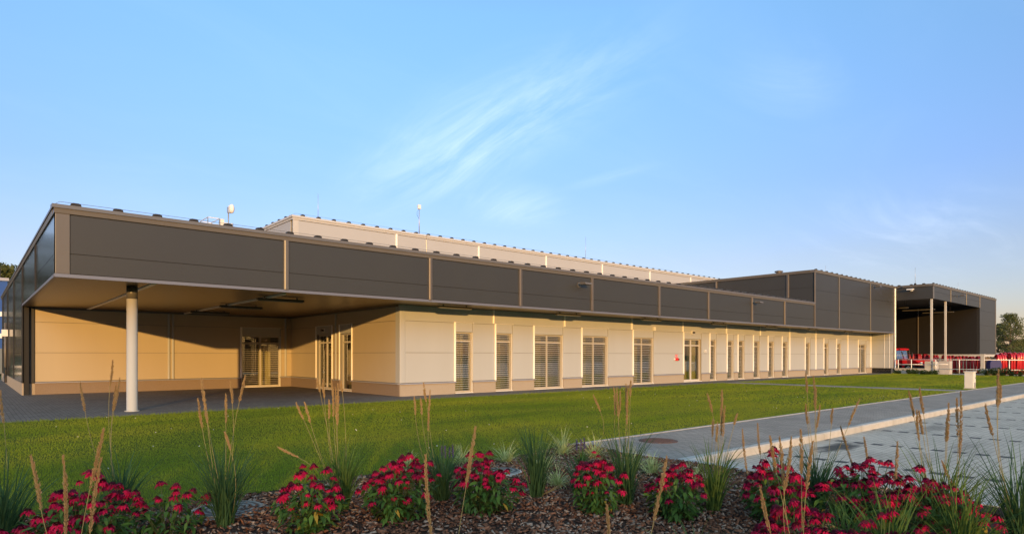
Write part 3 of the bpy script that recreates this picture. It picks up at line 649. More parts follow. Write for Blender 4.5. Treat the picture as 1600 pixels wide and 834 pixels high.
MB().box(XB+.031, FY+.3, 5.2, XB+.2, WYB, WZ-.1).box(XB, WYB, 5.2, WX1, WYB+.2, WZ-.1).box(WX1-.2, FY+.26, 3.6, WX1-.02, WYB, WZ-.1).box(WX1-.2, FY+.26, -.1, WX1-.03, WYB, 3.6).build('wall_core', 'groove', wing)
cp = MB(); cp.prism([(FY-.05, WZ-.2), (FY+.3, WZ-.2), (FY+.3, WZ), (FY-.07, WZ)], 'x', XB-.05, WX1+.05); cp.prism([(XB-.07, WZ-.2), (XB+.3, WZ-.2), (XB+.3, WZ), (XB-.09, WZ)], 'y', FY+.301, WYB)
cp.build('roof_edge', 'trim_dark', wing)
MB().box(XB+.3, FY+.3, WZ-.16, WX1-.2, WYB, WZ-.1).build('roof', 'roof_dark', wing)
clamps(wing, [(XB+.3+.92*i, FY+.03) for i in range(18)], WZ+.005)
k = MB(); k.lathe([(.2, 0), (.2, .18), (.30, .19), (.30, .28), (.08, .34)], (XB+.6, 22.2, WZ-.05), 16); k.build('roof_vent', 'trim_dark', wing)
# soffit under the wing is part of the office; loading bay follows
bay = thing('loading_canopy', 'dark open loading canopy on two pale columns at the far end of the buildings', 'building', (62.36, 16.4, 0))
CX0, CX1, CY0, CZ0, CZ1 = 62.36, 84.7, 16.4, 6.48, 7.77
CW = 77.9
ce = [CX0+.3, 67.6, 72.86, CW]
for i in range(3): panels(bay, 'cladding_dark', 'y', ce[i], ce[i+1], CY0, [CZ0, 7.1, CZ1-.2], gap=.014, name='fascia_panel')
MB().box(CX0-.002, CY0-.012, CZ0, CX0+.28, CY0+.03, CZ1-.2).build('corner_trim', 'trim_dark', bay)
panels(bay, 'cladding_dark', 'y', CW, CX1, CY0, [1.72, 3.2, 4.7, 6.2, CZ1-.2], gap=.014, name='wall_panel')
for p in (67.6, 72.86, CW): strip(bay, 'trim_dark', p, CY0, CZ0, CZ1-.2, .10, .04, 'y')
strip(bay, 'trim_dark', CX1-.1, CY0, 1.72, CZ1-.2, .24, .04, 'y', 'corner_trim')
MB().box(CX0+.04, CY0+.031, CZ0+.02, CX1-.02, CY0+.25, CZ1-.1).box(CW+.02, CY0+.031, 1.72, CX1-.02, CY0+.25, CZ0+.02).build('fascia_core', 'groove', bay)
panels(bay, 'cladding_dark', 'x', CY0+.04, FY-.03, CX0, [CZ0, CZ1-.2], name='side_panel')
MB().box(CX0+.031, CY0+.26, CZ0+.02, CX0+.2, 33, CZ1-.1).build('side_core', 'groove', bay)
cp = MB(); cp.prism([(CY0-.05, CZ1-.2), (CY0+.3, CZ1-.2), (CY0+.3, CZ1), (CY0-.07, CZ1)], 'x', CX0-.05, CX1+.05); cp.prism([(CX0-.07, CZ1-.2), (CX0+.3, CZ1-.2), (CX0+.3, CZ1), (CX0-.09, CZ1)], 'y', CY0+.301, FY+.5)
cp.build('roof_edge', 'trim_dark', bay)
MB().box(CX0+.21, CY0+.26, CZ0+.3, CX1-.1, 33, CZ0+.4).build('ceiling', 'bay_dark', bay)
MB().box(CX0+.2, CY0+.26, CZ1-.15, CX1-.1, 33, CZ1-.1).build('roof', 'roof_dark', bay)
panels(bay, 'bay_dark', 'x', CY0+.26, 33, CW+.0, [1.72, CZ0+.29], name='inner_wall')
strip(bay, 'strip_dark', CW, 21.9, 1.72, CZ0+.2, .14, .06, 'x')
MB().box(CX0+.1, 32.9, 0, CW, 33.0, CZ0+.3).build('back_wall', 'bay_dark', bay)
MB().box(CW-.05, CY0-.03, -.1, CX1, CY0+.2, 1.715).box(CW-.05, CY0+.201, -.1, CW+.03, 33, 1.715).build('base_wall', 'concrete', bay)
MB().box(CX1-.04, CY0+.26, 1.72, CX1, 33, CZ1-.2).build('far_side', 'cladding_dark', bay)
for (x, y) in ((CX0+.16, CY0+.16), (66.6, CY0+.16)):
    MB().box(x-.078, y-.078, 1.1, x+.078, y+.078, CZ0+.0 if y > CY0+.3 else CZ0-.002).build('column', 'frame_cream', bay, bevel=.015)
    pb = MB().box(x-.38, y-.42, -.12, x+.42, y+.42, 1.1).build('column_base', 'concrete', bay, bevel=.02)
    if x < 63:
        k = MB()
        for i in range(7): k.box(x-.386, y-.12, .2+.13*i, x-.380, y-.06, .25+.13*i)
        k.build('bolt_holes', 'rust_iron', pb)
clamps(bay, [(CX0+.2+.9*i, CY0+.03) for i in range(25)], CZ1+.005)
clamps(bay, [(CX0+.03, CY0+.7+.95*i) for i in range(3)], CZ1+.005, None, 'y')
BAYLAMPS = [((64.5, 20.2), 5.9), ((66.3, 18.6), 5.75), ((71.5, 18.4), 5.75)]
for i, ((x, y), z) in enumerate(BAYLAMPS):
    t = thing('hanging_lamp', ['linear lamp hanging deepest inside the loading canopy', 'linear lamp hanging between the two canopy columns', 'linear lamp hanging beyond the second canopy column'][i], 'lamp', (x, y, z), 0, 'lamps under the loading canopy')
    MB().box(x-.06, y-1.3, z, x+.06, y+1.3, z+.09).build('tube_housing', 'lamp_tube', t)
    for s in (-1, 1): MB().tube([(x, y+s, z+.09), (x, y+s, CZ0+.3)], .01, 5).build('hanger', 'black_plastic', t)

# ------------------------------------------------------------------ lamps, signs and small things on the buildings
def linear_light(x, y, label, along='x', L=1.6, rz=0):
    t = thing('linear_light', label, 'lamp', (x, y, ZF0-.14), 0, 'linear lights under the soffit')
    MB().prism([(y-.07, ZF0-.13), (y+.07, ZF0-.13), (y+.05, ZF0-.05), (y-.05, ZF0-.05)], 'x', x-L/2, x+L/2).build('housing', 'lamp_tube', t)
    MB().box(x-L/2+.05, y-.05, ZF0-.15, x+L/2-.05, y+.05, ZF0-.131).build('diffuser', 'grey_paint', t)
    for s in (-.5, .5): MB().box(x+s*L*.7-.02, y-.02, ZF0-.05, x+s*L*.7+.02, y+.02, ZF0-.001).build('bracket', 'trim_dark', t)
for (x, y, lb) in ((8.05, 21.2, 'linear light under the carport soffit nearest its front edge'), (8.05, 25.3, 'middle linear light of the row under the carport soffit'), (8.05, 29.4, 'deepest linear light under the carport soffit, near the back wall')): linear_light(x, y, lb)
for px, lb in ((711, 'linear light under the eave near the pale wall corner'), (888, 'linear light under the eave above the first wide window'), (1018, 'linear light under the eave left of the red signs'),
               (1123, 'linear light under the eave just right of the glass door'), (1205, 'linear light under the eave above the middle narrow windows'), (1270, 'linear light under the eave above the farther narrow windows'), (1326, 'linear light under the eave nearest the far end')):
    linear_light(xon(px, 20.0), 20.0, lb)
def floodlight(x, y, z, label, face='y', m='trim_dark', w=.42):
    t = thing('floodlight', label, 'floodlight', (x, y, z), 0, 'floodlights on the cladding')
    if face == 'y':
        MB().box(x-.09, y-.03, z-.10, x+.09, y-.001, z+.10).build('wall_plate', m, t); MB().box(x-.03, y-.30, z-.02, x+.03, y-.03, z+.02).build('arm', m, t)
        MB().prism([(y-.62, z-.03), (y-.60, z+.06), (y-.26, z+.10), (y-.26, z-.02)], 'x', x-w/2, x+w/2).build('lamp_head', m, t, bevel=.01)
    else:
        MB().box(x-.03, y-.09, z-.10, x-.001, y+.09, z+.10).build('wall_plate', m, t); MB().box(x-.30, y-.03, z-.02, x-.03, y+.03, z+.02).build('arm', m, t)
        MB().prism([(x-.62, z-.03), (x-.60, z+.06), (x-.26, z+.10), (x-.26, z-.02)], 'y', y-w/2, y+w/2).build('lamp_head', m, t, bevel=.01)
floodlight(xon(912, 19.0), FY, 4.80, 'dark floodlight on the office fascia beside its fourth cover strip')
floodlight(xon(1183, 19.0), FY, 4.85, 'dark floodlight on the office fascia near the taller dark block')
floodlight(xon(1370, 19.0), FY-.004, 7.30, 'dark floodlight high on the taller dark block')
floodlight(xon(1502, 16.1), CY0, 7.15, 'dark floodlight on the front fascia of the loading canopy')
floodlight(xon(946, 32.0), HY0, 7.0, 'pale floodlight on the wall of the tall hall', m='trim_light', w=.5)
floodlight(CX0, 18.0, 7.33, 'white floodlight on the side fascia of the loading canopy', 'x', 'white_plastic', .5)
t = thing('wall_camera', 'pale box camera under the soffit above the carport side door', 'camera', (XR, 27.9, 2.72))
MB().box(XR-.05, 27.82, 2.7, XR-.001, 28.02, 2.86).build('housing', 'trim_light', t); MB().box(XR-.16, 27.86, 2.73, XR-.05, 27.98, 2.83).build('lens_hood', 'trim_dark', t)
xx = xon(1084, 21.0)
t = thing('wall_lamp', 'small pale square lamp above the glass door', 'lamp', (xx, WY, 2.95))
MB().box(xx-.16, WY-.10, 2.86, xx+.16, WY-.001, 3.08).build('housing', 'white_plastic', t, bevel=.01); MB().box(xx-.13, WY-.115, 2.89, xx+.13, WY-.10, 3.05).build('diffuser', 'lamp_tube', t)
xx = xon(1024, 21.0)
t = thing('sensor_box', 'small tan sensor box under the eave right of the widest windows', 'sensor', (xx, WY, 3.1))
MB().box(xx-.10, WY-.08, 2.98, xx+.10, WY-.001, 3.2).build('housing', 'trim_light', t, bevel=.01)
xx = xon(1104, 21.0)
t = thing('door_intercom', 'small pale intercom box on the wall right of the glass door', 'intercom', (xx, WY, 1.85))
MB().box(xx-.10, WY-.05, 1.79, xx+.10, WY-.001, 1.93).build('housing', 'white_plastic', t, bevel=.008); MB().box(xx-.05, WY-.056, 1.82, xx+.05, WY-.05, 1.87).build('speaker_slots', 'trim_dark', t)
# red fire equipment left of the door
xx = xon(1059, 21.0)
t = thing('fire_alarm_box', 'cluster of red call boxes and plates on the wall left of the glass door', 'alarm box', (xx, WY, 1.45))
MB().box(xx-.13, WY-.07, 1.30, xx-.01, WY-.001, 1.46).build('call_box', 'red_plastic', t, bevel=.008); MB().box(xx+.01, WY-.07, 1.30, xx+.13, WY-.001, 1.46).build('call_box', 'red_plastic', t, bevel=.008)
for dx in (-.115, .025):
    sp_ = MB().box(xx+dx, WY-.012, 1.50, xx+dx+.09, WY-.001, 1.66).build('sign_plate', 'red_plastic', t)
    MB().box(xx+dx+.03, WY-.0145, 1.53, xx+dx+.06, WY-.0125, 1.63).build('sign_mark', 'white_plastic', sp_)
MB().box(xx-.24, WY-.05, 1.34, xx-.15, WY-.001, 1.43).build('key_box', 'white_plastic', t); MB().box(xx+.15, WY-.08, 1.31, xx+.20, WY-.001, 1.42).build('black_knob', 'black_plastic', t)
# left side fittings
t = thing('wall_box', 'small white box on the glossy dark side wall', 'box', (X0, 43.0, 2.8))
MB().box(X0-.30, 42.8, 2.62, X0-.04, 43.1, 2.98).build('housing', 'white_plastic', t, bevel=.01); MB().box(X0-.04, 42.9, 2.7, X0-.001, 43.0, 2.9).build('bracket', 'trim_dark', t)
# roof things
def mast(x, y, z0, z1, r, name, label, cat, grp=None):
    t = thing(name, label, cat, (x, y, z0), 0, grp)
    MB().lathe([(.09, 0), (.09, .12), (.03, .16)], (x, y, z0), 10).build('mast_foot', 'black_plastic', t)
    MB().tube([(x, y, z0+.1), (x, y, z1)], [r, r*.7], 6).build('mast_rod', 'galvanised', t, smooth=True)
    return t
mast(xon(497, 33.0), 33.0, HZ, 10.55, .014, 'lightning_rod', 'thin lightning rod behind the near corner of the pale hall', 'lightning rod', 'lightning rods on the roofs')
mast(xon(915, 33.0), 33.0, HZ, 10.9, .014, 'lightning_rod', 'thin lightning rod on the pale hall above the dark floodlight', 'lightning rod', 'lightning rods on the roofs')
mast(xon(1290, 20.5), 20.5, WZ-.1, 8.6, .014, 'lightning_rod', 'thin lightning rod on the taller dark block', 'lightning rod', 'lightning rods on the roofs')
mast(xon(1430, 17.5), 17.5, CZ1-.1, 9.2, .016, 'lightning_rod', 'taller lightning rod on the loading canopy roof', 'lightning rod', 'lightning rods on the roofs')
mast(xon(1497, 17.5), 17.5, CZ1-.1, 8.9, .014, 'lightning_rod', 'shorter lightning rod on the loading canopy roof', 'lightning rod', 'lightning rods on the roofs')
ax = xon(655, 33.0)
t = mast(ax, 33.0, HZ, 10.75, .028, 'roof_antenna', 'white box antenna on a pole on the pale hall roof', 'antenna')
MB().box(ax-.10, 32.93, 10.7, ax+.10, 33.07, 10.98).build('antenna_box', 'white_plastic', t, bevel=.02)
MB().tube([(ax-.03, 33, 10.7), (ax-.16, 33, 10.5), (ax-.15, 33, 10.3), (ax-.02, 33, 10.1)], .008, 5).build('antenna_cable', 'black_plastic', t)
MB().tube([(ax+.03, 32.9, HZ+.05), (ax+.04, HY0-.12, HZ-.05), (ax+.05, HY0-.015, HZ-.3), (ax+.12, HY0-.015, 7.2), (ax+.09, HY0-.015, 5.2)], .012, 5).build('wall_cable', 'wire', t)
dx, dy = xon(361, 40.0), 40.0
dm = thing('dish_antenna', 'round drum antenna on a mast above the office roof', 'antenna', (dx, dy, 5.3))
MB().tube([(dx-.15, dy, 5.3), (dx-.15, dy, 10.6)], .04, 8).build('mast_rod', 'galvanised', dm, smooth=True)
k = MB()
n = 20; prof = [(.33, -.16), (.34, -.10), (.34, .05), (.26, .12), (.1, .16)]
av = Vector((.25, -.95, 0)).normalized(); sv = Vector((av.y, -av.x, 0)); cpt = Vector((dx+.02, dy-.1, 10.55))
vv = [tuple(cpt + av*a + (sv*math.cos(2*math.pi*i/n)*.5 + Vector((0, 0, 1))*math.sin(2*math.pi*i/n))*r*.82) for r, a in prof for i in range(n)]
k.add(vv, [(j*n+i, j*n+(i+1) % n, (j+1)*n+(i+1) % n, (j+1)*n+i) for j in range(len(prof)-1) for i in range(n)] + [tuple(range(n)), tuple(range((len(prof)-1)*n, len(prof)*n))])
k.build('drum', 'white_plastic', dm, smooth=True)
MB().box(dx-.2, dy-.1, 10.3, dx-.08, dy+.12, 10.65).build('mount', 'galvanised', dm)
px0, px1 = xon(325, 40.3), xon(364, 40.3)
rp = thing('roof_platform', 'railed roof platform behind the dark roof edge', 'platform', (px0, 40.3, 5.3))
MB().box(px0, 40.3, 9.0, px1, 42.0, 9.1).build('deck', 'galvanised', rp)
for x in (px0, (px0*.55+px1*.45), px1-.0): 
    for y in (40.33, 41.95): MB().tube([(x, y, 5.3), (x, y, 9.95 if x < px1 else 9.75)], .03, 6).build('leg', 'galvanised', rp, smooth=True)
for z in (9.55, 9.93):
    MB().tube([(px0, 40.33, z), ((px0*.55+px1*.45), 40.33, z), ((px0*.55+px1*.45), 41.95, z), (px0, 41.95, z), (px0, 40.33, z)], .025, 6).build('guard_rail', 'white_plastic', rp)
MB().tube([((px0*.4+px1*.6), 40.35, 9.72), (px1, 40.35, 9.72)], .03, 6).build('guard_rail', 'white_plastic', rp)
MB().box(px0*.42+px1*.58-.1, 40.4, 9.1, px0*.42+px1*.58+.12, 40.7, 9.95).build('switch_box', 'trim_light', rp)

# ------------------------------------------------------------------ far left: blue building and rail
bl = thing('blue_building', 'blue building with white bands at the far left edge', 'building', (.85, 70, 0))
k = MB().box(.85, 70, 0, 2.6, 82, 8.1); k.build('wall', 'blue_paint', bl)
MB().box(.80, 69.93, 5.0, 2.65, 69.999, 5.4).box(.80, 69.93, 3.1, 2.65, 69.999, 3.5).build('white_band', 'white_plastic', bl)
MB().box(.75, 69.9, 8.1, 2.7, 82.1, 8.35).build('roof_edge', 'sill_metal', bl)
MB().box(1.6, 72, 8.35, 2.2, 72.6, 9.5).build('chimney', 'black_plastic', bl)
MB().box(.95, 69.9, 0, 2.5, 69.99, 2.2).build('base_wall', 'grey_paint', bl)
wr = thing('guard_barrier', 'white two bar barrier beside the dark side wall', 'barrier', (-4, 43.5, 0))
for z in (.55, .92): MB().box(-4, 43.45, z, 1.2, 43.5, z+.12).build('bar', 'white_plastic', wr, bevel=.01)
for x in (-3.9, -1.5, .95): MB().box(x, 43.5, 0, x+.1, 43.6, 1.05).build('post', 'white_plastic', wr)

# ------------------------------------------------------------------ loading yard: railing, machines
rail = thing('railing', 'white tubular railing between the lawn and the machine yard', 'railing', (62.0, 14, 0))
RX = 61.95
yps = [yon(p, RX) for p in (1403.5, 1424, 1462, 1499, 1577, 1612)]
for y in yps: MB().tube([(RX, y, .0), (RX, y, 1.24)], .035, 8).build('post', 'strip_light', rail, smooth=True)
for z, a, c in ((1.24, yps[0], yps[-1]), (.82, yps[0], 17.05), (.45, yps[2]+.0, yps[-1]), (.85, yps[2]+.35, yps[2]-.9)): MB().tube([(RX, a, z), (RX, c, z)], .03, 8).build('bar', 'strip_light', rail, smooth=True)
lw = thing('concrete_upstand', 'low pale concrete wall under the railing beside the building end', 'wall', (62.0, 18, 0))
MB().box(61.9, yon(1446, 62), -.12, 62.2, FY-.06, .44).build('wall_block', 'concrete', lw, bevel=.02)
MB().box(61.87, yon(1446, 62), .442, 62.23, FY-.06, .48).build('coping', 'concrete', lw)
yy = yon(1535.5, 62.0)
cpst = thing('concrete_post', 'pale concrete post in the railing in front of the machine covers', 'post', (62.0, yy, 0))
MB().box(61.86, yy-.13, -.1, 62.14, yy+.13, 1.66).build('shaft', 'concrete', cpst, bevel=.02); MB().box(61.84, yy-.15, 1.66, 62.16, yy+.15, 1.71).build('cap', 'concrete', cpst)
def cover_rack(name, x, y, h, w, n, m, label, rz=0.0, cat='machine part'):
    """several curved sheet-metal covers standing upright side by side on a low frame"""
    t = thing(name, label, cat, (x, y, -.09), rz, 'red machine covers stored in the yard')
    fr = MB(); fr.box(-w*.55, -.35, .02, w*.55, -.29, .12); fr.box(-w*.55, .29, .02, w*.55, .35, .12)
    for s in (-1, 1): fr.box(s*w*.5-.03, -.35, .0, s*w*.5+.03, .35, .02)
    fo = fr.build('stand', 'brown_wood', t); fo.data.transform(Matrix.Translation(wloc(t)))
    me = None
    for i in range(n):
        xo = -w/2 + w*(i+.5)/n; k = MB(); prof = []
        for j in range(13):
            a = math.pi*j/12; prof.append((.40*math.cos(a)*(1 if j else 1), h-.38+.38*math.sin(a)))
        prof = [(.42, .12)] + prof + [(-.42, .12)]
        v = []
        hw = w/n*.36
        for (py, pz) in prof:
            cr = .05*math.sin(min(1, pz/h)*math.pi)
            v += [(xo-hw, py*.96, pz-.03), (xo-hw*.5, py, pz+cr*.3), (xo+hw*.5, py, pz+cr*.3), (xo+hw, py*.96, pz-.03)]
        f = [(r*4+c, r*4+c+1, (r+1)*4+c+1, (r+1)*4+c) for r in range(len(prof)-1) for c in range(3)]
        o = k.add(v, f).build('cover', m, t, smooth=True); o.data.transform(Matrix.Translation(wloc(t)))
        o.modifiers.new('thick', 'SOLIDIFY').thickness = .015
        o.location.z = random.uniform(-.0, .05); o.rotation_euler = (0, random.uniform(-.06, .06), 0)
    return t
def at_x(px, X): return X, yon(px, X)
CR = [(1503, 69.2, 1.62, .95, 4, 'red_dull', 'dull red covers standing just right of the second canopy column'), (1524, 69.0, 1.60, .95, 4, 'red_dull', 'dull red covers standing left of the concrete post'),
      (1545, 67.6, 1.52, .95, 5, 'brown_wood', 'rusty brown covers standing right of the concrete post'), (1563, 67.6, 1.75, .85, 4, 'red_paint', 'bright red covers standing beside the blue wrapped stack'),
      (1572, 68.4, 1.92, .85, 4, 'red_paint', 'bright red covers, tall middle stack near the picture edge'), (1584, 68.0, 1.82, .8, 4, 'red_paint', 'bright red covers, shorter stack near the picture edge'), (1594, 68.4, 1.92, .9, 4, 'red_paint', 'bright red covers, rightmost tall stack'),
      (1457, 70.0, 1.70, .95, 4, 'red_dull', 'dull red covers half hidden behind the first canopy column'), (1480, 69.0, 1.68, .95, 4, 'red_dull', 'dull red covers half hidden behind the second canopy column')]
for (px, X, h, w, n, m, lb) in CR:
    x, y = at_x(px, X); cover_rack('cover_stack', x, y, h, w, n, m, lb, math.radians(-60))
x, y = at_x(1553, 66.4)
bs = thing('wrapped_stack', 'dark blue wrapped stack on posts behind the railing', 'stack', (x, y, -.09), math.radians(-50))
k = MB(); k.prism([(-.45, .55), (.45, .55), (.47, .9), (.40, 1.22), (.2, 1.34), (-.2, 1.30), (-.42, 1.2), (-.47, .9)], 'y', -.3, .3); o = k.build('wrapping', 'blue_dark', bs, bevel=.04); o.data.transform(Matrix.Translation(wloc(bs)))
for sx in (-.38, .38):
    for sy in (-.24, .24):
        o = MB().box(sx-.04, sy-.04, 0, sx+.04, sy+.04, .56).build('leg', 'brown_wood', bs); o.data.transform(Matrix.Translation(wloc(bs)))
for i, (px, X, lb) in enumerate(((1469, 73.0, 'grey metal crate between the canopy columns'), (1513, 73.0, 'grey metal crate between two red cover stacks'), (1492, 73.0, 'dark grey crate right behind the second column base'))):
    x, y = at_x(px, X)
    t = thing('metal_crate', lb, 'crate', (x, y, -.09), 0, 'crates in the machine yard')
    MB().box(x-.5, y-.5, .06, x+.5, y+.5, 1.25).build('crate_body', 'grey_paint', t, bevel=.03)
    MB().box(x-.54, y-.54, 1.251, x+.54, y+.54, 1.33).build('crate_lid', 'trim_dark', t, bevel=.01)
    for s in (-.4, .4): MB().box(x+s-.06, y-.5, -.09, x+s+.06, y+.5, .058).build('skid', 'brown_wood', t)
# red tractor parked under the canopy, nose towards -Y
def tractor():
    x, y = at_x(1411, 64.8)
    T = thing('tractor', 'red tractor with black cab pillars parked behind the railing', 'tractor', (x, y+.4, -.09), math.radians(-25))
    off = Matrix.Translation(wloc(T))
    def P(b, name, m, par=None, smooth=False, bevel=0.0):
        o = b.build(name, m, par or T, smooth, bevel); o.data.transform(off); return o
    P(MB().prism([(-2.5, .75), (-.5, .75), (-.5, 1.42), (-1.3, 1.38), (-2.2, 1.22), (-2.5, 1.02)], 'x', -.42, .42), 'hood', 'red_paint', None, False, .05)
    P(MB().box(-.35, -2.56, .72, .35, -2.5, 1.0), 'grille', 'black_plastic')
    for s in (-.22, .22): P(MB().box(s-.1, -2.58, 1.0, s+.1, -2.5, 1.1), 'headlight', 'white_plastic')
    P(MB().box(-.4, -2.4, .45, .4, .8, .78), 'chassis', 'black_plastic')
    cab = P(MB().prism([(-.5, .8), (.95, .8), (.95, 1.3), (-.5, 1.3)], 'x', -.72, .72), 'cab', 'red_paint', None, False, .04)
    P(MB().prism([(-.42, 2.15), (1.05, 2.15), (.95, 2.36), (-.2, 2.38), (-.5, 2.28)], 'x', -.78, .78), 'roof', 'red_paint', cab, False, .05)
    for s in (-.68, .68):
        for (a, c) in (((-.45, 1.3), (-.30, 2.15)), ((.3, 1.3), (.33, 2.15)), ((.88, 1.3), (.9, 2.15))): P(MB().tube([(s, a[0], a[1]), (s, c[0], c[1])], .035, 6), 'pillar', 'black_plastic', cab)
    P(MB().prism([(-.46, 1.3), (-.45, 1.3), (-.30, 2.14), (-.31, 2.14)], 'x', -.64, .64), 'windscreen', 'glass', cab)
    P(MB().box(-.25, .3, 1.0, .25, .75, 1.15).box(-.25, .7, 1.15, .25, .82, 1.65), 'seat', 'black_rubber', cab)
    for s in (-1, 1):
        for (yy, r, w) in ((.55, .78, .42), (-1.9, .48, .30)):
            b = MB(); n = 28; prof = [(r*.55, -w/2), (r*.92, -w/2), (r, -w*.3), (r, w*.3), (r*.92, w/2), (r*.55, w/2)]
            v = [(s*.82+a, yy+q*math.cos(2*math.pi*i/n), r+q*math.sin(2*math.pi*i/n)) for q, a in prof for i in range(n)]
            b.add(v, [(j*n+i, j*n+(i+1) % n, (j+1)*n+(i+1) % n, (j+1)*n+i) for j in range(5) for i in range(n)])
            wh = P(b, 'wheel', 'black_rubber', None, True)
            b = MB(); prof = [(r*.56, -w*.3), (r*.5, -.05), (.1, -.05), (.1, .05), (r*.5, .05), (r*.56, w*.3)]
            v = [(s*.82+a, yy+q*math.cos(2*math.pi*i/n), r+q*math.sin(2*math.pi*i/n)) for q, a in prof for i in range(n)]
            b.add(v, [(j*n+i, j*n+(i+1) % n, (j+1)*n+(i+1) % n, (j+1)*n+i) for j in range(5) for i in range(n)]); P(b, 'rim', 'white_plastic', wh, True)
        b = MB(); v = []
        for j in range(9):
            a = math.radians(20+17*j); v += [(s*.6, .55+.86*math.cos(a), .78+.86*math.sin(a)), (s*1.06, .55+.86*math.cos(a), .78+.86*math.sin(a))]
        b.add(v, [(2*j, 2*j+2, 2*j+3, 2*j+1) for j in range(8)]); P(b, 'fender', 'red_paint', None, True).modifiers.new('thick', 'SOLIDIFY').thickness = .03
    P(MB().tube([(.5, -.7, 1.4), (.5, -.7, 2.2)], .04, 8), 'exhaust', 'black_plastic')
    for s in (-1, 1): P(MB().tube([(s*.7, -.4, 2.0), (s*1.15, -.45, 2.0), (s*1.15, -.45, 1.75)], .015, 5).box(s*1.15-.08, -.47, 1.6, s*1.15+.08, -.43, 1.9), 'mirror', 'black_plastic', cab)
tractor()
# red trailer bed beside the tractor
x, y = at_x(1434, 64.2)
tr = thing('red_trailer', 'low red trailer box with a grey stripe beside the tractor', 'trailer', (x, y, -.09))
MB().box(x-.5, y-1.1, .45, x+1.3, y+1.1, .72).box(x-.5, y-1.1, .80, x+1.3, y+1.1, 1.28).build('side_board', 'red_paint', tr, bevel=.02)
MB().box(x-.51, y-1.11, .721, x+1.31, y+1.11, .799).build('stripe', 'sill_metal', tr)
for s in (-.6, .6):
    b = MB(); n = 20; v = [(x-.45+a, y+s+q*math.cos(2*math.pi*i/n), .27+q*math.sin(2*math.pi*i/n)) for q, a in ((.1, -.08), (.36, -.09), (.36, .09), (.1, .08)) for i in range(n)]
    b.add(v, [(j*n+i, j*n+(i+1) % n, (j+1)*n+(i+1) % n, (j+1)*n+i) for j in range(3) for i in range(n)]); b.build('wheel', 'black_rubber', tr, smooth=True)
for i, (px, X) in enumerate(((1427, 70), (1440, 70))):
    x, y = at_x(px, X); cover_rack('cover_stack', x, y, 1.82, 1.0, 4, 'red_dull', ['dull red covers behind the tractor hood', 'dull red covers behind the low red trailer'][i], math.radians(-60))
# pale flat roofed shed far right
sh = thing('yard_shed', 'small pale shed roof beyond the loading canopy', 'shed', (93, 15.5, 0))
sx0, sy0 = xon(1557, 20), 20
MB().box(sx0, sy0, 0, sx0+7, sy0+4, 1.75).build('wall', 'grey_paint', sh); MB().box(sx0-.2, sy0-.2, 1.75, sx0+7.2, sy0+4.2, 1.95).build('roof', 'sill_metal', sh)
# utility cabinet on the lawn
ux, uy = ground_at(1514.5, 607)
uc = thing('utility_cabinet', 'pale utility cabinet standing on the lawn beside the walk', 'cabinet', (ux, uy, 0), 0)
MB().box(ux-.22, uy-.20, 0.04, ux+.22, uy+.15, .80).build('cabinet_body', 'cabinet', uc, bevel=.012)
MB().prism([(uy-.24, .80), (uy+.19, .80), (uy+.17, .84), (uy-.22, .84)], 'x', ux-.25, ux+.25).build('cabinet_top', 'cabinet', uc)
MB().box(ux-.195, uy-.212, .30, ux+.195, uy-.201, .77).build('cabinet_door', 'cabinet', uc)
MB().box(ux-.05, uy-.225, .07, ux+.03, uy-.201, .31).build('cable_entry', 'sill_metal', uc)
MB().box(ux+.12, uy-.22, .48, ux+.15, uy-.2125, .56).build('lock', 'black_plastic', uc)
MB().box(ux-.24, uy-.23, -.03, ux+.24, uy+.18, .038).build('base', 'concrete', uc)
# manhole covers
mx, my = ground_at(1028.5, 688.5)
mh = thing('manhole_cover', 'rusty round manhole cover in the dark paved walk', 'manhole cover', (mx, my, .004))
MB().lathe([(.36, 0), (.36, .012), (.325, .012)], (mx, my, .0), 40).build('rim', 'rust_iron', mh)
k = MB(); k.lathe([(.315, 0), (.315, .016)], (mx, my, .001), 40)
for i in range(-5, 6):
    for j in range(-5, 6):
        if (i*i+j*j) < 26: k.box(mx+i*.053-.017, my+j*.053-.017, .017, mx+i*.053+.017, my+j*.053+.017, .022)
k.build('lid', 'rust_iron', mh)

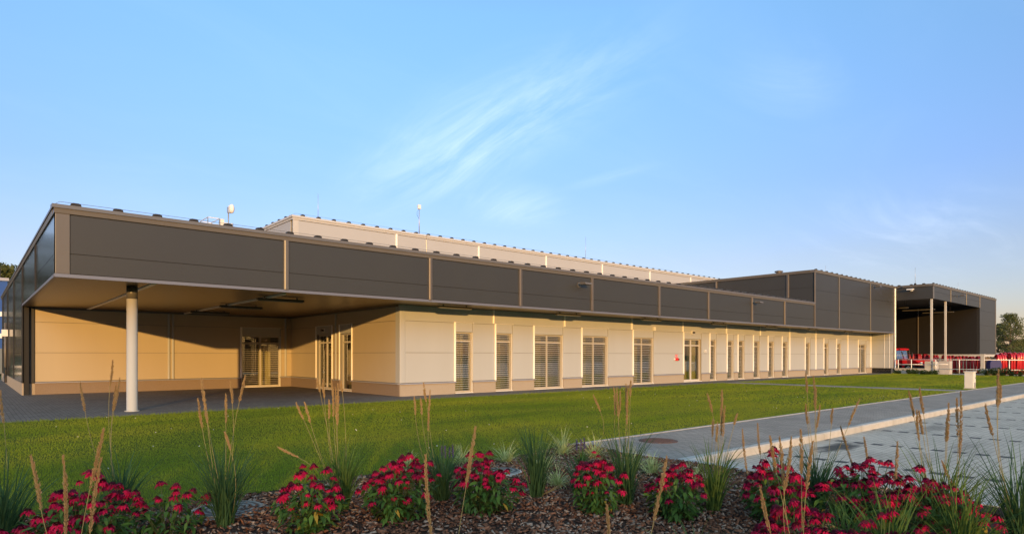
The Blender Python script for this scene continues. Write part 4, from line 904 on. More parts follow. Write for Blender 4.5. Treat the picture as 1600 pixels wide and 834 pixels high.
# ------------------------------------------------------------------ trees
def leaf_quads(centers, size, n_each, spread, rng, flat=1.0):
    C = np.repeat(np.asarray(centers, float), n_each, axis=0); N = len(C)
    d = rng.normal(size=(N, 3)); d *= (rng.random((N, 1))**(1/3)) / np.maximum(np.linalg.norm(d, axis=1, keepdims=True), 1e-6)
    P = C + d*spread*np.array([1, 1, flat])
    a = rng.normal(size=(N, 3)); a /= np.linalg.norm(a, axis=1, keepdims=True)
    b = np.cross(a, rng.normal(size=(N, 3))); b /= np.linalg.norm(b, axis=1, keepdims=True)
    s = size*(0.6+0.8*rng.random((N, 1)))
    return np.stack([P-a*s, P+b*s*.5-a*s*.1, P+a*s, P-b*s*.5+a*s*.1], axis=1)
def tree(x, y, H, R, label, leaf, seed, n_br=34, n_each=60, size=.22, group=None, z0=-.15, base=.22):
    rng = np.random.default_rng(seed); rr = random.Random(seed)
    t = thing('deciduous_tree', label, 'tree', (x, y, z0), 0, group)
    tk = MB(); pts = [(x, y, z0)]; r = H*.022; lean = (rr.uniform(-.03, .03), rr.uniform(-.03, .03))
    for i in range(1, 7): pts.append((x+lean[0]*H*i/6+rr.uniform(-.1, .1), y+lean[1]*H*i/6+rr.uniform(-.1, .1), z0+H*.93*i/6))
    tk.tube(pts, [r*(1-.13*i) for i in range(7)], 8)
    cs = []
    for i in range(n_br):
        f = base+(1-base)*((i+.5)/n_br)**.9; a = i*2.4+rr.uniform(-.5, .5)
        q = (f-base)/(1-base); rad = R*math.sqrt(max(0.05, 1-(2*q-.75)**2*.62))*rr.uniform(.55, 1.05)*(1-.35*max(0, q-.6)/.4)
        k = min(5, int(f*.93*6)); p0 = Vector(pts[k]); p1 = Vector((x+lean[0]*H*f+rad*math.cos(a), y+lean[1]*H*f+rad*math.sin(a), z0+min(H*.98, H*f+rr.uniform(.0, .5))))
        mid = p0.lerp(p1, .5)+Vector((0, 0, -.1*rad)); tk.tube([p0, mid, p1], [r*.35, r*.22, r*.08], 5)
        cs += [tuple(p1), tuple(mid.lerp(p1, .55)+Vector((rr.uniform(-.3, .3), rr.uniform(-.3, .3), rr.uniform(.1, .5))))]
    tk.build('trunk', 'bark', t, smooth=True)
    Q = leaf_quads(cs, size, n_each, R*.34, rng, .8) - np.array([x, y, z0])
    quads_mesh('crown', Q, [leaf], t)
    return t
def px_tree(px, z, top, R, *a, **k):
    r = (px-800)/972*z; x, y = CY*r+SY*z, -SY*r+CY*z; H = 1.6+(555-top)/972*z+.15
    return tree(x, y, H, R, *a, **k)
px_tree(1579, 118, 492, 2.35, 'tall airy poplar-like tree beyond the loading canopy', 'tree_leaf', 5, 46, 70, .13)
px_tree(1561, 122, 508, 1.9, 'darker narrow tree beside the loading canopy edge', 'tree_leaf_dark', 6, 26, 70, .15)
px_tree(1606, 150, 533, 2.6, 'lower green tree at the right picture edge', 'tree_leaf', 8, 24, 70, .26)
px_tree(1588, 165, 535, 2.6, 'small dark tree behind the tall airy tree', 'tree_leaf_dark', 9, 20, 70, .26)
px_tree(3, 105, 417, 4.5, 'sunlit tree top rising behind the blue building', 'tree_leaf', 20, 34, 70, .34)
for i, (x, y, H, R) in enumerate(((-4.5, 104, 17.5, 4.6), (-11, 98, 16, 4.8), (-17, 104, 18, 5.2))): tree(x, y, H, R, ['tall dark tree nearest the blue building', 'broad dark tree, second from the blue building', 'dark tree farthest from the blue building'][i], 'tree_leaf_dark', 30+i, 34, 80, .34, group='dark trees behind the blue building', base=.08)
# unseen wood behind the viewer, its height shaped to shade the near ground; shows in the window glass
def unseen_woodland():
    rng = np.random.default_rng(3); s = np.array([SUN_DIR.x, SUN_DIR.y])/math.hypot(SUN_DIR.x, SUN_DIR.y); p = np.array([s[1], -s[0]])
    D, slope = 170.0, math.tan(SUN_EL); N = 60000
    u = rng.uniform(-160, 260, N); v = rng.uniform(0, 14, N)
    hh = np.interp(u, [-160, -40, -9, -4, 2, 6, 260], [-.9, -.9, -.9, -.9, -1.5, -2.4, -6.0])
    top = slope*(D+20)+hh + .9*np.sin(u*.55+1.3)*(u > 12) + .45*np.sin(u*1.3) + .3*np.sin(u*2.9)
    z = top*(1-rng.random(N)**1.6)
    z[::3] = (top-rng.random(N)*1.8)[::3]
    P = np.stack([-s[0]*D+p[0]*u+s[0]*-v, -s[1]*D+p[1]*u-s[1]*v, z-.15], axis=1)
    Q = leaf_quads(P, .75, 1, .2, rng)
    tag(quads_mesh('unseen_wood_foliage', Q, ['wood_leaf']), kind='stuff')
unseen_woodland()

# ------------------------------------------------------------------ lawn grass, clover, mulch
def in_rects(P, rects):
    k = np.zeros(len(P), bool)
    for (x0, y0, x1, y1) in rects: k |= (P[:, 0] > x0) & (P[:, 0] < x1) & (P[:, 1] > y0) & (P[:, 1] < y1)
    return k
def bed_edge(x):        # border between lawn and bark bed
    return 7.35 + .10*np.sin(x*1.7+.4) + .05*np.sin(x*4.1) - .55*np.clip((1.0-x)/4, 0, 1)
def grass():
    rng = np.random.default_rng(21); parts = []
    for (x0, y0, x1, y1, dens, h, w) in ((-9, 6.2, 9, 12, 2300, .044, .0034), (-12, 12, 20, YW+.05, 1000, .048, .0052), (9, YL-.02, 20, 12, 1400, .046, .0042), (20, YL-.02, 40, YW+.05, 300, .055, .011), (40, YL-.02, 62, YW+.05, 170, .055, .016), (-12, 6.2, -9, 12, 500, .05, .006), (-30, 6.2, -12, YW, 110, .055, .014)):
        n = int((x1-x0)*(y1-y0)*dens); P = np.stack([rng.uniform(x0, x1, n), rng.uniform(y0, y1, n)], 1)
        ok = in_rects(P, [(-60, 4, BEDX-.06, YW+.04), (BEDX-.06, YL-.015, 32.95, YW+.04), (34.5, YL-.015, 61.8, YW+.04)]) & ~((P[:, 0] < BEDX) & (P[:, 1] < bed_edge(P[:, 0])))
        # keep what lies inside the view fan, with a margin
        zc = SY*P[:, 0]+CY*P[:, 1]; rc = CY*P[:, 0]-SY*P[:, 1]; ok &= np.abs(rc) < zc*.86+6
        P = P[ok]; n = len(P)
        lf = .75+.35*np.sin(P[:, 0]*.9+np.sin(P[:, 1]*1.3)*1.5)*np.sin(P[:, 1]*.8+P[:, 0]*.23)
        tall = 1+1.3*np.exp(-((YW+.0-P[:, 1])/.10)**2)+.8*np.exp(-((P[:, 1]-YL)/.05)**2)*(P[:, 0] > BEDX)
        H = h*.85*(.65+.6*rng.random(n))*np.clip(lf, .7, 1.15)*tall
        a = rng.uniform(0, 2*np.pi, n); L = rng.uniform(0, .75, n)*H; la = rng.uniform(0, 2*np.pi, n)
        B = np.concatenate([P, np.zeros((n, 1))-.004], 1); d = np.stack([np.cos(a), np.sin(a), np.zeros(n)], 1)*(w*rng.uniform(.7, 1.3, n))[:, None]
        T = B+np.stack([L*np.cos(la), L*np.sin(la), H], 1)
        parts.append(np.stack([B-d, B+d, T], 1))
    Q = np.concatenate(parts); print('grass blades', len(Q))
    tag(quads_mesh('lawn_grass', Q, ['lawn_blade']), kind='stuff')
    # white clover heads
    n = 60; X = rng.uniform(-2, 34, n); Y = rng.uniform(8.2, 18.9, n); C = np.stack([X, Y, np.full(n, .055)], 1)
    C = C[in_rects(C, [(-2, 7.9, 32.9, YW)])]
    Q = leaf_quads(C, .007, 12, .010, rng)
    tag(quads_mesh('clover_flowers', Q, ['clover']), kind='stuff')
grass()
def bed_height(x, y): return .015+.03*np.sin(x*2.1+y)*np.sin(y*1.9-x*.4)
def bed():
    rng = np.random.default_rng(5)
    nx, ny = 110, 90; xs = np.linspace(-6, BEDX-.06, nx); v = []; f = []
    for j in range(ny):
        for x in xs:
            ye = float(bed_edge(x)) if x < BEDX-.9 else 5.48+(float(bed_edge(x))-5.48)*1.0
            y = -1.5+(min(ye+.12, YL-.08)+1.5)*j/(ny-1); v.append((x, y, float(bed_height(x, y))))
    for j in range(ny-1):
        for i in range(nx-1): f.append((j*nx+i, j*nx+i+1, (j+1)*nx+i+1, (j+1)*nx+i))
    tag(MB().add(v, f).build('flower_bed', 'mulch_base', smooth=True), kind='structure')
    n = 46000; P = np.stack([rng.uniform(-1.5, BEDX-.07, n), rng.uniform(1.8, 7.6, n)], 1)
    ok = P[:, 1] < np.minimum(bed_edge(P[:, 0])+.05*rng.normal(size=n), YL-.1)
    zc = SY*P[:, 0]+CY*P[:, 1]; rc = CY*P[:, 0]-SY*P[:, 1]; ok &= (np.abs(rc) < zc*.85+.3) & (zc > 3.6); P = P[ok]; n = len(P)
    C = np.concatenate([P, (bed_height(P[:, 0], P[:, 1])+.004+.022*rng.random(n))[:, None]], 1)
    a = rng.uniform(0, 2*np.pi, n); tilt = rng.normal(0, .38, n); roll = rng.normal(0, .4, n)
    L = .011+.026*rng.random(n)**2.0; Wd = L*rng.uniform(.22, .6, n); Th = .003+.004*rng.random(n)
    ex = np.stack([np.cos(a)*np.cos(tilt), np.sin(a)*np.cos(tilt), np.sin(tilt)], 1); ey = np.stack([-np.sin(a)*np.cos(roll), np.cos(a)*np.cos(roll), np.sin(roll)], 1); ez = np.cross(ex, ey)
    V = []
    for sz in (-1, 1):
        for (sx, sy) in ((-1, -.7), (.8, -1), (1, .6), (-.7, 1)):
            j = 1+.25*rng.normal(size=(n, 1)); V.append(C+ex*(sx*L)[:, None]*j+ey*(sy*Wd)[:, None]*j+ez*(sz*Th)[:, None])
    V = np.stack(V, 1)      # n,8,3
    fq = np.array([[4, 5, 6, 7], [0, 1, 5, 4], [1, 2, 6, 5], [2, 3, 7, 6], [3, 0, 4, 7]])
    loops = (np.arange(n)[:, None, None]*8+fq[None]).reshape(-1); nf = n*5
    mid = np.repeat((rng.random(n) < .24).astype(int), 5)
    tag(big_mesh('bark_chips', V.reshape(-1, 3), loops, np.arange(nf)*4, np.full(nf, 4), ['chip', 'chip_grey'], None, mid), kind='stuff')
bed()
rx, ry = ground_at(357, 803)
rc = thing('round_cover', 'round grey cover with concentric rings lying in the bark bed', 'cover', (rx, ry, .0))
MB().lathe([(.34, .0), (.345, .05), (.325, .065)], (rx, ry, 0), 40).build('ringed_lid', 'ringed_concrete', rc)
MB().lathe([(.37, -.02), (.37, .045), (.35, .047)], (rx, ry, 0), 40).build('rim', 'concrete', rc)
rx, ry = ground_at(783, 741)
sc_ = thing('round_cover', 'pale round cover half hidden behind the bee balm near the lawn edge', 'cover', (rx, ry, .0))
MB().lathe([(.25, .0), (.255, .05), (.235, .06)], (rx, ry, 0), 32).build('ringed_lid', 'ringed_concrete', sc_)
MB().lathe([(.28, -.02), (.28, .045), (.26, .047)], (rx, ry, 0), 32).build('rim', 'concrete', sc_)

# ------------------------------------------------------------------ feather reed grass
def blades(n, length, spread, width, rng, seg=6, droop=1.0, base_r=.06):
    """curved ribbons growing from one root, local coordinates"""
    a = rng.uniform(0, 2*np.pi, n); L = length*(.45+.6*rng.random(n)); lean = spread*1.75*(.06+.94*rng.random(n)**.75); bend = droop*(.15+1.0*rng.random(n)**1.3)
    b0 = base_r*np.sqrt(rng.random(n)); ba = rng.uniform(0, 2*np.pi, n)
    pos = np.stack([b0*np.cos(ba), b0*np.sin(ba), np.zeros(n)-.02], 1); ang = lean*.35
    side = np.stack([-np.sin(a), np.cos(a), np.zeros(n)], 1); tw = rng.normal(0, .5, n)
    L_, R_ = [], []
    for i in range(seg+1):
        t = i/seg; w = width*(1-.15*t-.80*t**3)*rng.uniform(.95, 1.05)
        sd = side*np.cos(tw)[:, None]+np.stack([np.cos(a), np.sin(a), np.zeros(n)], 1)*np.sin(tw)[:, None]
        L_.append(pos-sd*w); R_.append(pos+sd*w)
        ang = lean*(.45+.55*t)+bend*t**2
        pos = pos+np.stack([np.sin(ang)*np.cos(a), np.sin(ang)*np.sin(a), np.cos(ang)], 1)*(L/seg)[:, None]
    V = np.stack(L_+R_, 1); k = seg+1     # n, 2k, 3
    fq = np.array([[i, k+i, k+i+1, i+1] for i in range(seg)])
    loops = (np.arange(n)[:, None, None]*(2*k)+fq[None]).reshape(-1); nf = n*seg
    return V.reshape(-1, 3), loops, np.arange(nf)*4, np.full(nf, 4)
def plume_mesh(p0, p1, p2, p3, r, seed, curve=0.0):
    """stem from p0 via p1 to p2, seed head from p2 to p3, built of many small spikelets round a core"""
    rr = random.Random(seed); rng = np.random.default_rng(seed)
    return rr, rng
def add_plume(root, base, bot, top, r, seed):
    rng = np.random.default_rng(seed); base, bot, top = Vector(base), Vector(bot), Vector(top)
    pts = []
    ctrl = bot-(top-bot).normalized()*(bot-base).length*.45
    for i in range(9):
        t = i/8; pts.append(base*(1-t)**2+ctrl*2*t*(1-t)+bot*t*t)
    pts.append(bot.lerp(top, .5)); pts.append(top)
    st = MB().tube([tuple(p) for p in pts], [.0022]*9+[.0018, .0008], 5).build('seed_stem', 'reed_stem', root, smooth=True)
    # spikelets along the head
    ax = top-bot; L = ax.length; d = np.array(ax/L); n = int(60+L*520)
    side = np.array(Vector(d).orthogonal().normalized()); s2 = np.cross(d, side)
    t = rng.random(n)**.92; a = rng.uniform(0, 2*np.pi, n)
    env = np.minimum(1, (1.02-t)*3.2)*np.minimum(1, .55+t*4)*(.72+.4*np.sin(t*L*70+seed)**2)
    bow = np.array([0.02*math.sin(seed), .02*math.cos(seed), 0])*L*4
    C = np.array(bot)+d*(t*L)[:, None]+bow*np.sin(t*np.pi)[:, None]*.25
    rad = np.cos(a)[:, None]*side+np.sin(a)[:, None]*s2
    rv = (r*env*rng.uniform(.3, 1.0, n))[:, None]
    P = C+rad*rv; ln = (.010+.010*rng.random(n))[:, None]; wd = (.0022+.0022*rng.random(n))[:, None]
    up = d+rad*.45; up /= np.linalg.norm(up, axis=1, keepdims=True); tn = np.cross(up, rad); tn /= np.maximum(np.linalg.norm(tn, axis=1, keepdims=True), 1e-6)
    Q = np.stack([P-up*ln*.4, P+tn*wd, P+up*ln, P-tn*wd], 1); Q2 = np.stack([P-up*ln*.4, P+rad*wd, P+up*ln, P-rad*wd], 1)
    Q = np.concatenate([Q, Q2])-np.array(wloc(root))
    quads_mesh('seed_head', Q, ['reed_plume'], st)
    return st
GRASS = {}
def reed(key, px, py, n, length, spread, label, m='reed_blade', width=.0062, droop=.9, base_r=.07, xy=None):
    x, y = xy if xy else ground_at(px, py)
    t = thing('feather_reed_grass', label, 'ornamental grass', (x, y, float(bed_height(x, y))), 0, 'feather reed grasses in the flower bed')
    V, lp, st, tt = blades(n, length, spread, width, np.random.default_rng(abs(hash_(key))), 6, droop, base_r)
    big_mesh('blades', V, lp, st, tt, [m], t); GRASS[key] = t; return t
def hash_(s): return sum((i+1)*ord(c)*131 for i, c in enumerate(s))
reed('a', 352, 826, 210, .92, .50, 'dense arching reed grass beside the ringed grey cover')
reed('b', 535, 800, 150, .86, .42, 'reed grass standing behind the bee balm with yellowed lower leaves', 'reed_blade_warm')
reed('c', 690, 786, 150, .78, .55, 'bluish reed grass between two full bee balm clumps')
reed('d', 838, 782, 170, .93, .34, 'upright reed grass in open bark in the middle of the bed')
reed('e', 978, 790, 150, .96, .36, 'reed grass growing up against the dark walk')
reed('f', 1114, 800, 130, .84, .38, 'sparse reed grass at the corner of the kerb', 'reed_blade_warm')
reed('g', 1278, 796, 150, .80, .52, 'reed grass overlapping the light road, between bee balm clumps')
reed('h', 1470, 842, 200, .95, .60, 'wide warm green reed grass before the light paving', 'reed_blade_warm')
reed('i', 1592, 850, 170, .98, .55, 'reed grass cut by the right picture edge')
reed('j', 188, 806, 110, .80, .55, 'thin reed grass among scattered bee balm on the left')
reed('k', 8, 850, 140, .88, .62, 'reed grass cut by the left picture edge')
reed('l', 1390, 905, 150, .82, .65, 'low splayed reed grass at the lower picture edge under bee balm', 'reed_blade_warm')
reed('t', 1505, 890, 170, .85, .62, 'low arching reed grass before the wide reed grass at lower right', 'reed_blade_warm')
reed('u', 1320, 880, 70, .62, .6, 'thin reed grass between the lower right bee balm clumps', 'reed_blade_warm')
reed('m', 1085, 905, 34, .55, .9, 'few loose grass blades at the lower picture edge in bark')
reed('n', 1215, 775, 60, .62, .5, 'short thin reed grass behind the bee balm by the road', 'reed_blade_warm')
reed('o', 905, 770, 70, .55, .5, 'low green grass tuft behind the middle bee balm')
reed('p', 640, 930, 14, .28, .5, 'single tall seed stalk rooted below the lower picture edge', xy=ground_at(690, 960))
reed('q', 130, 940, 16, .3, .5, 'stout tan seed stalks in front of the left bee balm', xy=ground_at(120, 950))
reed('r', 1000, 960, 14, .28, .5, 'short seed stalks rising from the lower edge of the bark bed', xy=ground_at(985, 950))
reed('s', 1235, 930, 16, .3, .6, 'cluster of tan seed stalks in front of the right bee balm', xy=ground_at(1255, 930))
# seed heads: (plant, top px, top py, bottom px, bottom py, depth offset)
HEADS = [('q', 48, 712, 64, 795, -.3), ('q', 98, 711, 102, 834, -.1), ('q', 162, 669, 141, 762, .1), ('q', 158, 716, 141, 832, -.2), ('k', 1, 610, 6, 660, 1.0),
 ('j', 125, 598, 133, 643, 0), ('j', 187, 590, 178, 640, 0), ('j', 176, 563, 172, 602, .1), ('j', 181, 602, 176, 642, .2),
 ('a', 309, 622, 316, 668, .2), ('a', 315, 590, 322, 640, 0), ('a', 319, 612, 324, 660, -.1), ('a', 353, 616, 353, 660, 0), ('a', 351, 675, 360, 702, -.2), ('a', 360, 596, 363, 630, .3), ('a', 383, 587, 374, 627, .2),
 ('b', 434, 698, 466, 714, .0), ('b', 463, 629, 474, 654, .1), ('b', 476, 628, 485, 660, 0), ('b', 514, 625, 514, 654, .1), ('b', 518, 594, 521, 650, 0), ('b', 528, 600, 527, 664, -.1), ('b', 496, 592, 500, 612, .3), ('b', 505, 592, 507, 622, .2), ('b', 533, 595, 535, 612, .2), ('b', 524, 605, 525, 655, .2),
 ('c', 647, 620, 649, 648, .1), ('c', 657, 622, 659, 648, .1), ('c', 672, 610, 669, 672, 0), ('c', 662, 598, 666, 628, .1),
 ('p', 665, 710, 674, 838, 0), ('p', 743, 667, 729, 754, .1),
 ('d', 927, 617, 938, 642, .1), ('d', 959, 606, 961, 648, .2), ('d', 969, 611, 968, 646, .1), ('e', 981, 603, 980, 662, 0), ('e', 986, 594, 985, 620, .2), ('e', 964, 606, 966, 650, .2), ('e', 978, 600, 978, 640, .1),
 ('f', 1105, 615, 1113, 645, .1), ('f', 1128, 609, 1126, 650, 0), ('f', 1129, 620, 1127, 680, .2), ('f', 1133, 634, 1130, 682, .1), ('f', 1152, 646, 1147, 664, .2), ('f', 1114, 655, 1113, 682, .3), ('f', 1121, 660, 1119, 690, .2),
 ('r', 948, 788, 951, 838, 0), ('r', 1042, 714, 1022, 812, -.1),
 ('n', 1160, 670, 1168, 742, -.2), ('n', 1184, 661, 1188, 710, .0), ('s', 1203, 682, 1212, 730, .3), ('s', 1218, 683, 1224, 760, .2), ('s', 1236, 684, 1226, 765, .1), ('s', 1251, 671, 1252, 740, .1), ('s', 1270, 690, 1260, 765, 0), ('s', 1188, 760, 1204, 832, -.3),
 ('g', 1259, 631, 1262, 662, .2), ('g', 1259, 584, 1261, 613, .1), ('g', 1271, 588, 1273, 632, .2), ('g', 1281, 633, 1276, 668, .1), ('g', 1275, 608, 1274, 640, .1), ('g', 1301, 637, 1299, 662, .2), ('g', 1343, 624, 1326, 664, -.1), ('g', 1313, 665, 1331, 724, -.2), ('g', 1350, 683, 1356, 730, -.3),
 ('h', 1402, 690, 1396, 765, -.5), ('h', 1420, 611, 1428, 650, .1), ('h', 1437, 606, 1443, 646, .2), ('h', 1433, 641, 1436, 688, 0), ('h', 1436, 642, 1442, 678, .1), ('h', 1482, 630, 1480, 688, .1), ('h', 1479, 653, 1478, 690, .2), ('h', 1501, 612, 1499, 714, .0), ('h', 1495, 622, 1497, 680, .2), ('h', 1472, 720, 1496, 772, -.3),
 ('i', 1540, 632, 1551, 680, -.1), ('i', 1560, 578, 1558, 636, 0), ('i', 1563, 600, 1560, 634, .1)]
for i, (k, tx, ty, bx_, by_, dz) in enumerate(HEADS):
    g = GRASS[k]; d = depth(g.location.x, g.location.y)+dz*.5
    top, bot = point_at(tx, ty, d), point_at(bx_, by_, d)
    base = Vector((g.location.x+.03*math.sin(i*2.1), g.location.y+.03*math.cos(i*1.7), g.location.z))
    add_plume(g, base, bot, top, .0110 if k in 'pqrs' else .0108, i+1)

# pale variegated grasses and purple sage along the back of the bed
PALE = [(633, 735, .24, 'pale striped grass half hidden by the leftmost full bee balm'), (722, 728, .28, 'pale striped grass left of the purple sage at the lawn edge'), (790, 722, .34, 'pale striped grass alone at the lawn edge in the middle'), (850, 734, .34, 'pale striped grass just right of the upright reed grass'),
        (880, 712, .42, 'tallest pale striped grass at the lawn edge by the walk corner'), (928, 716, .34, 'pale striped grass against the near end of the walk'), (990, 737, .36, 'pale striped grass behind reed grass at the walk end'), (1018, 742, .30, 'low pale striped grass right of the walk end'), (870, 758, .30, 'pale striped grass in front of the others near the bark'), (1080, 760, .26, 'faint pale striped grass at the kerb corner')]
for i, (px, py, L, lb) in enumerate(PALE):
    x, y = ground_at(px, py); t = thing('striped_grass', lb, 'ornamental grass', (x, y, float(bed_height(x, y))), 0, 'pale striped grasses at the back of the bed')
    V, lp, st, tt = blades(130, L*1.35, 1.25, .0052, np.random.default_rng(300+i), 5, 1.0, .05); big_mesh('blades', V, lp, st, tt, ['pale_blade'], t)
for i, (px, py, lb) in enumerate(((702, 744, 'purple sage spikes behind the reed grass by the lawn'), (909, 728, 'purple sage spikes beside the near end of the walk'))):
    x, y = ground_at(px, py); t = thing('sage_plant', lb, 'sage', (x, y, float(bed_height(x, y))), 0, 'purple sage plants')
    rng = np.random.default_rng(400+i); V, lp, st, tt = blades(60, .28, .8, .008, rng, 4, .8, .05); big_mesh('foliage', V, lp, st, tt, ['bee_balm_leaf'], t)
    for k in range((6, 3)[i]):
        a = k*.9; bx_, by_ = .10*math.cos(a)*(.4+.1*k), .10*math.sin(a)*(.4+.1*k); h = .30+.09*rng.random()
        C = np.stack([np.full(22, bx_*1.4), np.full(22, by_*1.4), np.linspace(h-.14, h, 22)], 1); quads_mesh('flower_spike', leaf_quads(C, .011, 5, .012, rng), ['salvia'], t)

# ------------------------------------------------------------------ bee balm
def flower_mesh(seed):
    rng = np.random.default_rng(seed); Q = []; mi = []
    for ring, (n, r0, r1, z0, z1, w) in enumerate(((14, .010, .045, .010, -.016, .0080), (12, .009, .040, .014, -.004, .0065), (8, .008, .030, .018, .008, .005))):
        for i in range(n):
            a = 2*math.pi*i/n+rng.uniform(-.25, .25)+ring*.3; k = rng.uniform(.75, 1.2); c, s = math.cos(a), math.sin(a); sx, sy = -s, c; zz = z1+rng.uniform(-.008, .006)
            rm = (r0+r1)*.55*k
            Q.append([(c*r0, s*r0, z0), (c*rm+sx*w, s*rm+sy*w, (z0+zz)/2+.006), (c*r1*k, s*r1*k, zz), (c*rm-sx*w, s*rm-sy*w, (z0+zz)/2+.006)]); mi.append(0)
    for i in range(44):
        a = rng.uniform(0, 2*math.pi); r = .021*math.sqrt(rng.random()); h = .034-32*r*r; c, s = math.cos(a), math.sin(a)
        Q.append([(c*r-.005, s*r, h-.012), (c*r, s*r-.005, h-.006), (c*r+.003, s*r, h+.005), (c*r, s*r+.005, h-.006)]); mi.append(1)
    me_o = quads_mesh('flower_head', np.array(Q), ['petal', 'flower_eye'], None, mi); me = me_o.data; bpy.data.objects.remove(me_o); return me
FLOWERS = [flower_mesh(s) for s in range(5)]
def bee_balm(px, py, H, Rx, nfl, nleaf, label, seed, leafiness=1.0, yellow=0.0, spread_low=.25, lean=0.0):
    x, y = ground_at(px, py); z0 = float(bed_height(x, y)); rr = random.Random(seed); rng = np.random.default_rng(seed)
    t = thing('bee_balm', label, 'flowering plant', (x, y, z0), 0, 'red bee balm clumps in the flower bed')
    st = MB(); pos = []
    nfl = int(nfl*1.2)
    for i in range(nfl):
        a = i*2.39996+rr.uniform(-.3, .3); q = math.sqrt((i+.5)/nfl); r = Rx*q*rr.uniform(.85, 1.1)
        r *= 1+.22*math.sin(2*a+seed)+.12*math.sin(3*a+seed*1.7)
        z = H*(1-.42*q*q)*rr.uniform(.80, 1.10)*(1+.10*math.sin(a+seed*2.3))
        if rr.random() < spread_low: z *= rr.uniform(.62, .9)
        p = Vector((r*math.cos(a), r*math.sin(a), z)); b = Vector((p.x*.28, p.y*.28, -.01))
        st.tube([tuple(b), (p.x*.62, p.y*.62, z*.5), tuple(p)], [.004, .0035, .0025], 5, False); pos.append((p, a, q))
    so = st.build('stems', 'stem_green'); so.parent = t
    for i, (p, a, q) in enumerate(pos):
        o = bpy.data.objects.new('flower_head', FLOWERS[(i*3+seed) % 5]); COL.objects.link(o); o.parent = t
        k = rr.uniform(.95, 1.4); o.location = p; k *= rr.choice((1, 1, 1, .9, .65)); o.scale = (k, k, k*rr.uniform(.8, 1.2)); o.rotation_euler = (rr.uniform(-.35, .35), .25*q+rr.uniform(-.3, .3), a)
    # leaves in opposite pairs filling the clump below the flowers
    n = nleaf; a = rng.uniform(0, 2*np.pi, n); q = rng.random(n)**.55; r = Rx*.98*q*(1+.22*np.sin(2*a+seed)+.12*np.sin(3*a+seed*1.7)); zt = H*(.90-.42*q*q); z = zt*(.06+.90*rng.random(n)**.85)
    r = r*(.55+.45*np.clip(z/(H*.5), 0, 1)); P = np.stack([r*np.cos(a), r*np.sin(a), z], 1)
    oa = a+rng.normal(0, .9, n); dr = rng.normal(-.35, .45, n); D = np.stack([np.cos(oa)*np.cos(dr), np.sin(oa)*np.cos(dr), np.sin(dr)], 1); Sd = np.stack([-np.sin(oa), np.cos(oa), rng.normal(0, .25, n)], 1)
    L = (.030+.026*rng.random(n))[:, None]; Wd = L*.36; N = np.cross(D, Sd)
    # two halves folded along the midrib
    tip = P+D*L*2-np.array([0, 0, 1])*L*.25; mid = P+D*L*.8-N*L*.10
    A = np.stack([P, P+D*L*.55+Sd*Wd, P+D*L*1.25+Sd*Wd*.75, tip, mid], 1); B = np.stack([P, mid, tip, P+D*L*1.25-Sd*Wd*.75, P+D*L*.55-Sd*Wd], 1)
    V = np.concatenate([A[:, :, :]], 1); pts = np.stack([P, P+D*L*.55+Sd*Wd, P+D*L*1.25+Sd*Wd*.75, tip, P+D*L*1.25-Sd*Wd*.75, P+D*L*.55-Sd*Wd, mid], 1)
    fq = np.array([[0, 1, 2, 6], [6, 2, 3, 4], [0, 6, 4, 5]]); loops = (np.arange(n)[:, None, None]*7+fq[None]).reshape(-1); nf = n*3
    ym = np.repeat(((rng.random(n) < yellow+.012) & (z < H*.4)).astype(int), 3)
    big_mesh('leaves', pts.reshape(-1, 3), loops, np.arange(nf)*4, np.full(nf, 4), ['bee_balm_leaf', 'dead_leaf'], t, ym)
    return t
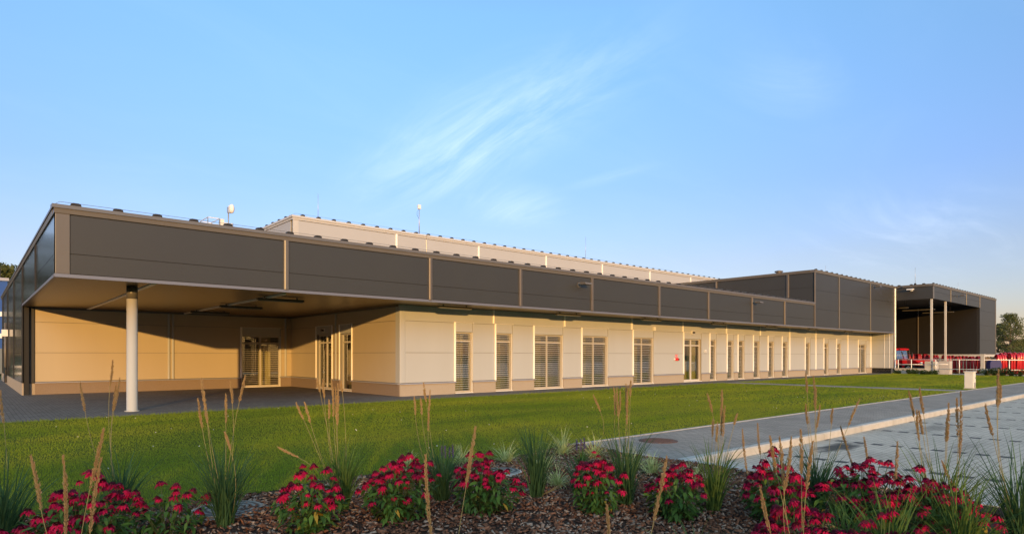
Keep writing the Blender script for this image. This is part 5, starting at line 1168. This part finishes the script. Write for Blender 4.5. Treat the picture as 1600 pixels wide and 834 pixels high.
BB = [(125, 862, .56, .46, 62, 620, 'large low bee balm behind the stout seed stalks at lower left', .3), (262, 836, .42, .36, 17, 240, 'open bee balm with scattered flowers left of the arching reed grass', .35),
      (485, 832, .54, .27, 28, 420, 'bee balm with yellowing leaves right of the ringed grey cover', .3), (622, 812, .58, .31, 52, 620, 'fullest round bee balm left of the bluish reed grass', .2),
      (757, 805, .58, .32, 46, 560, 'bee balm with widely spread flowers left of the upright reed grass', .45), (930, 802, .56, .25, 32, 430, 'narrow bee balm in front of the pale striped grasses', .3),
      (1055, 808, .55, .30, 38, 520, 'bee balm directly below the end of the kerb', .25), (1215, 818, .57, .36, 50, 520, 'bee balm behind the cluster of tan seed stalks by the road', .25),
      (1238, 910, .52, .34, 44, 380, 'low bee balm cut by the lower edge beneath the tan seed stalks', .2), (1345, 826, .60, .36, 50, 520, 'tall bee balm against the light paving on the right', .3),
      (1452, 862, .56, .44, 62, 560, 'wide bee balm trailing toward the right corner', .3), (1375, 925, .46, .40, 44, 360, 'bee balm cut by the lower edge at right', .3)]
for i, (px, py, H, R, nf, nl, lb, sl) in enumerate(BB): bee_balm(px, py, H, R, nf, nl, lb, 50+i, yellow=.10 if i == 2 else .01, spread_low=sl)
# green plants along the foot of the railing
for i, (px, X, h, lb) in enumerate(((1402, 61.3, .30, 'small green shrub at the pale building end'), (1421, 61.2, .38, 'green shrub under the low concrete wall, first of two'), (1430, 61.3, .42, 'green shrub under the low concrete wall, taller second'), (1441, 61.3, .35, 'green shrub beside the first column base'),
        (1452, 61.0, .30, 'low shrub before the first column base'), (1462, 61.2, .36, 'shrub between the two column bases'), (1541, 61.0, .62, 'tall green shrub just right of the concrete post'), (1553, 61.0, .70, 'dense shrub below the blue wrapped stack'), (1566, 61.0, .72, 'dense shrub before the bright red covers'),
        (1580, 60.8, .60, 'broad shrub before the rightmost red covers'), (1594, 60.6, .62, 'shrub at the right picture edge under the railing'))):
    y = yon(px, X); t = thing('green_shrub', lb, 'shrub', (X, y, 0), 0, 'shrubs along the foot of the railing'); rng = np.random.default_rng(600+i)
    V, lp, st, tt = blades(70, h*1.2, .9, .012, rng, 4, .7, .12); big_mesh('stems', V, lp, st, tt, ['shrub_leaf'], t)
    C = np.stack([rng.normal(0, h*.38, 26), rng.normal(0, h*.45, 26), h*(.15+.7*rng.random(26))], 1); quads_mesh('foliage', leaf_quads(C, .05, 14, .12, rng), ['shrub_leaf'], t)
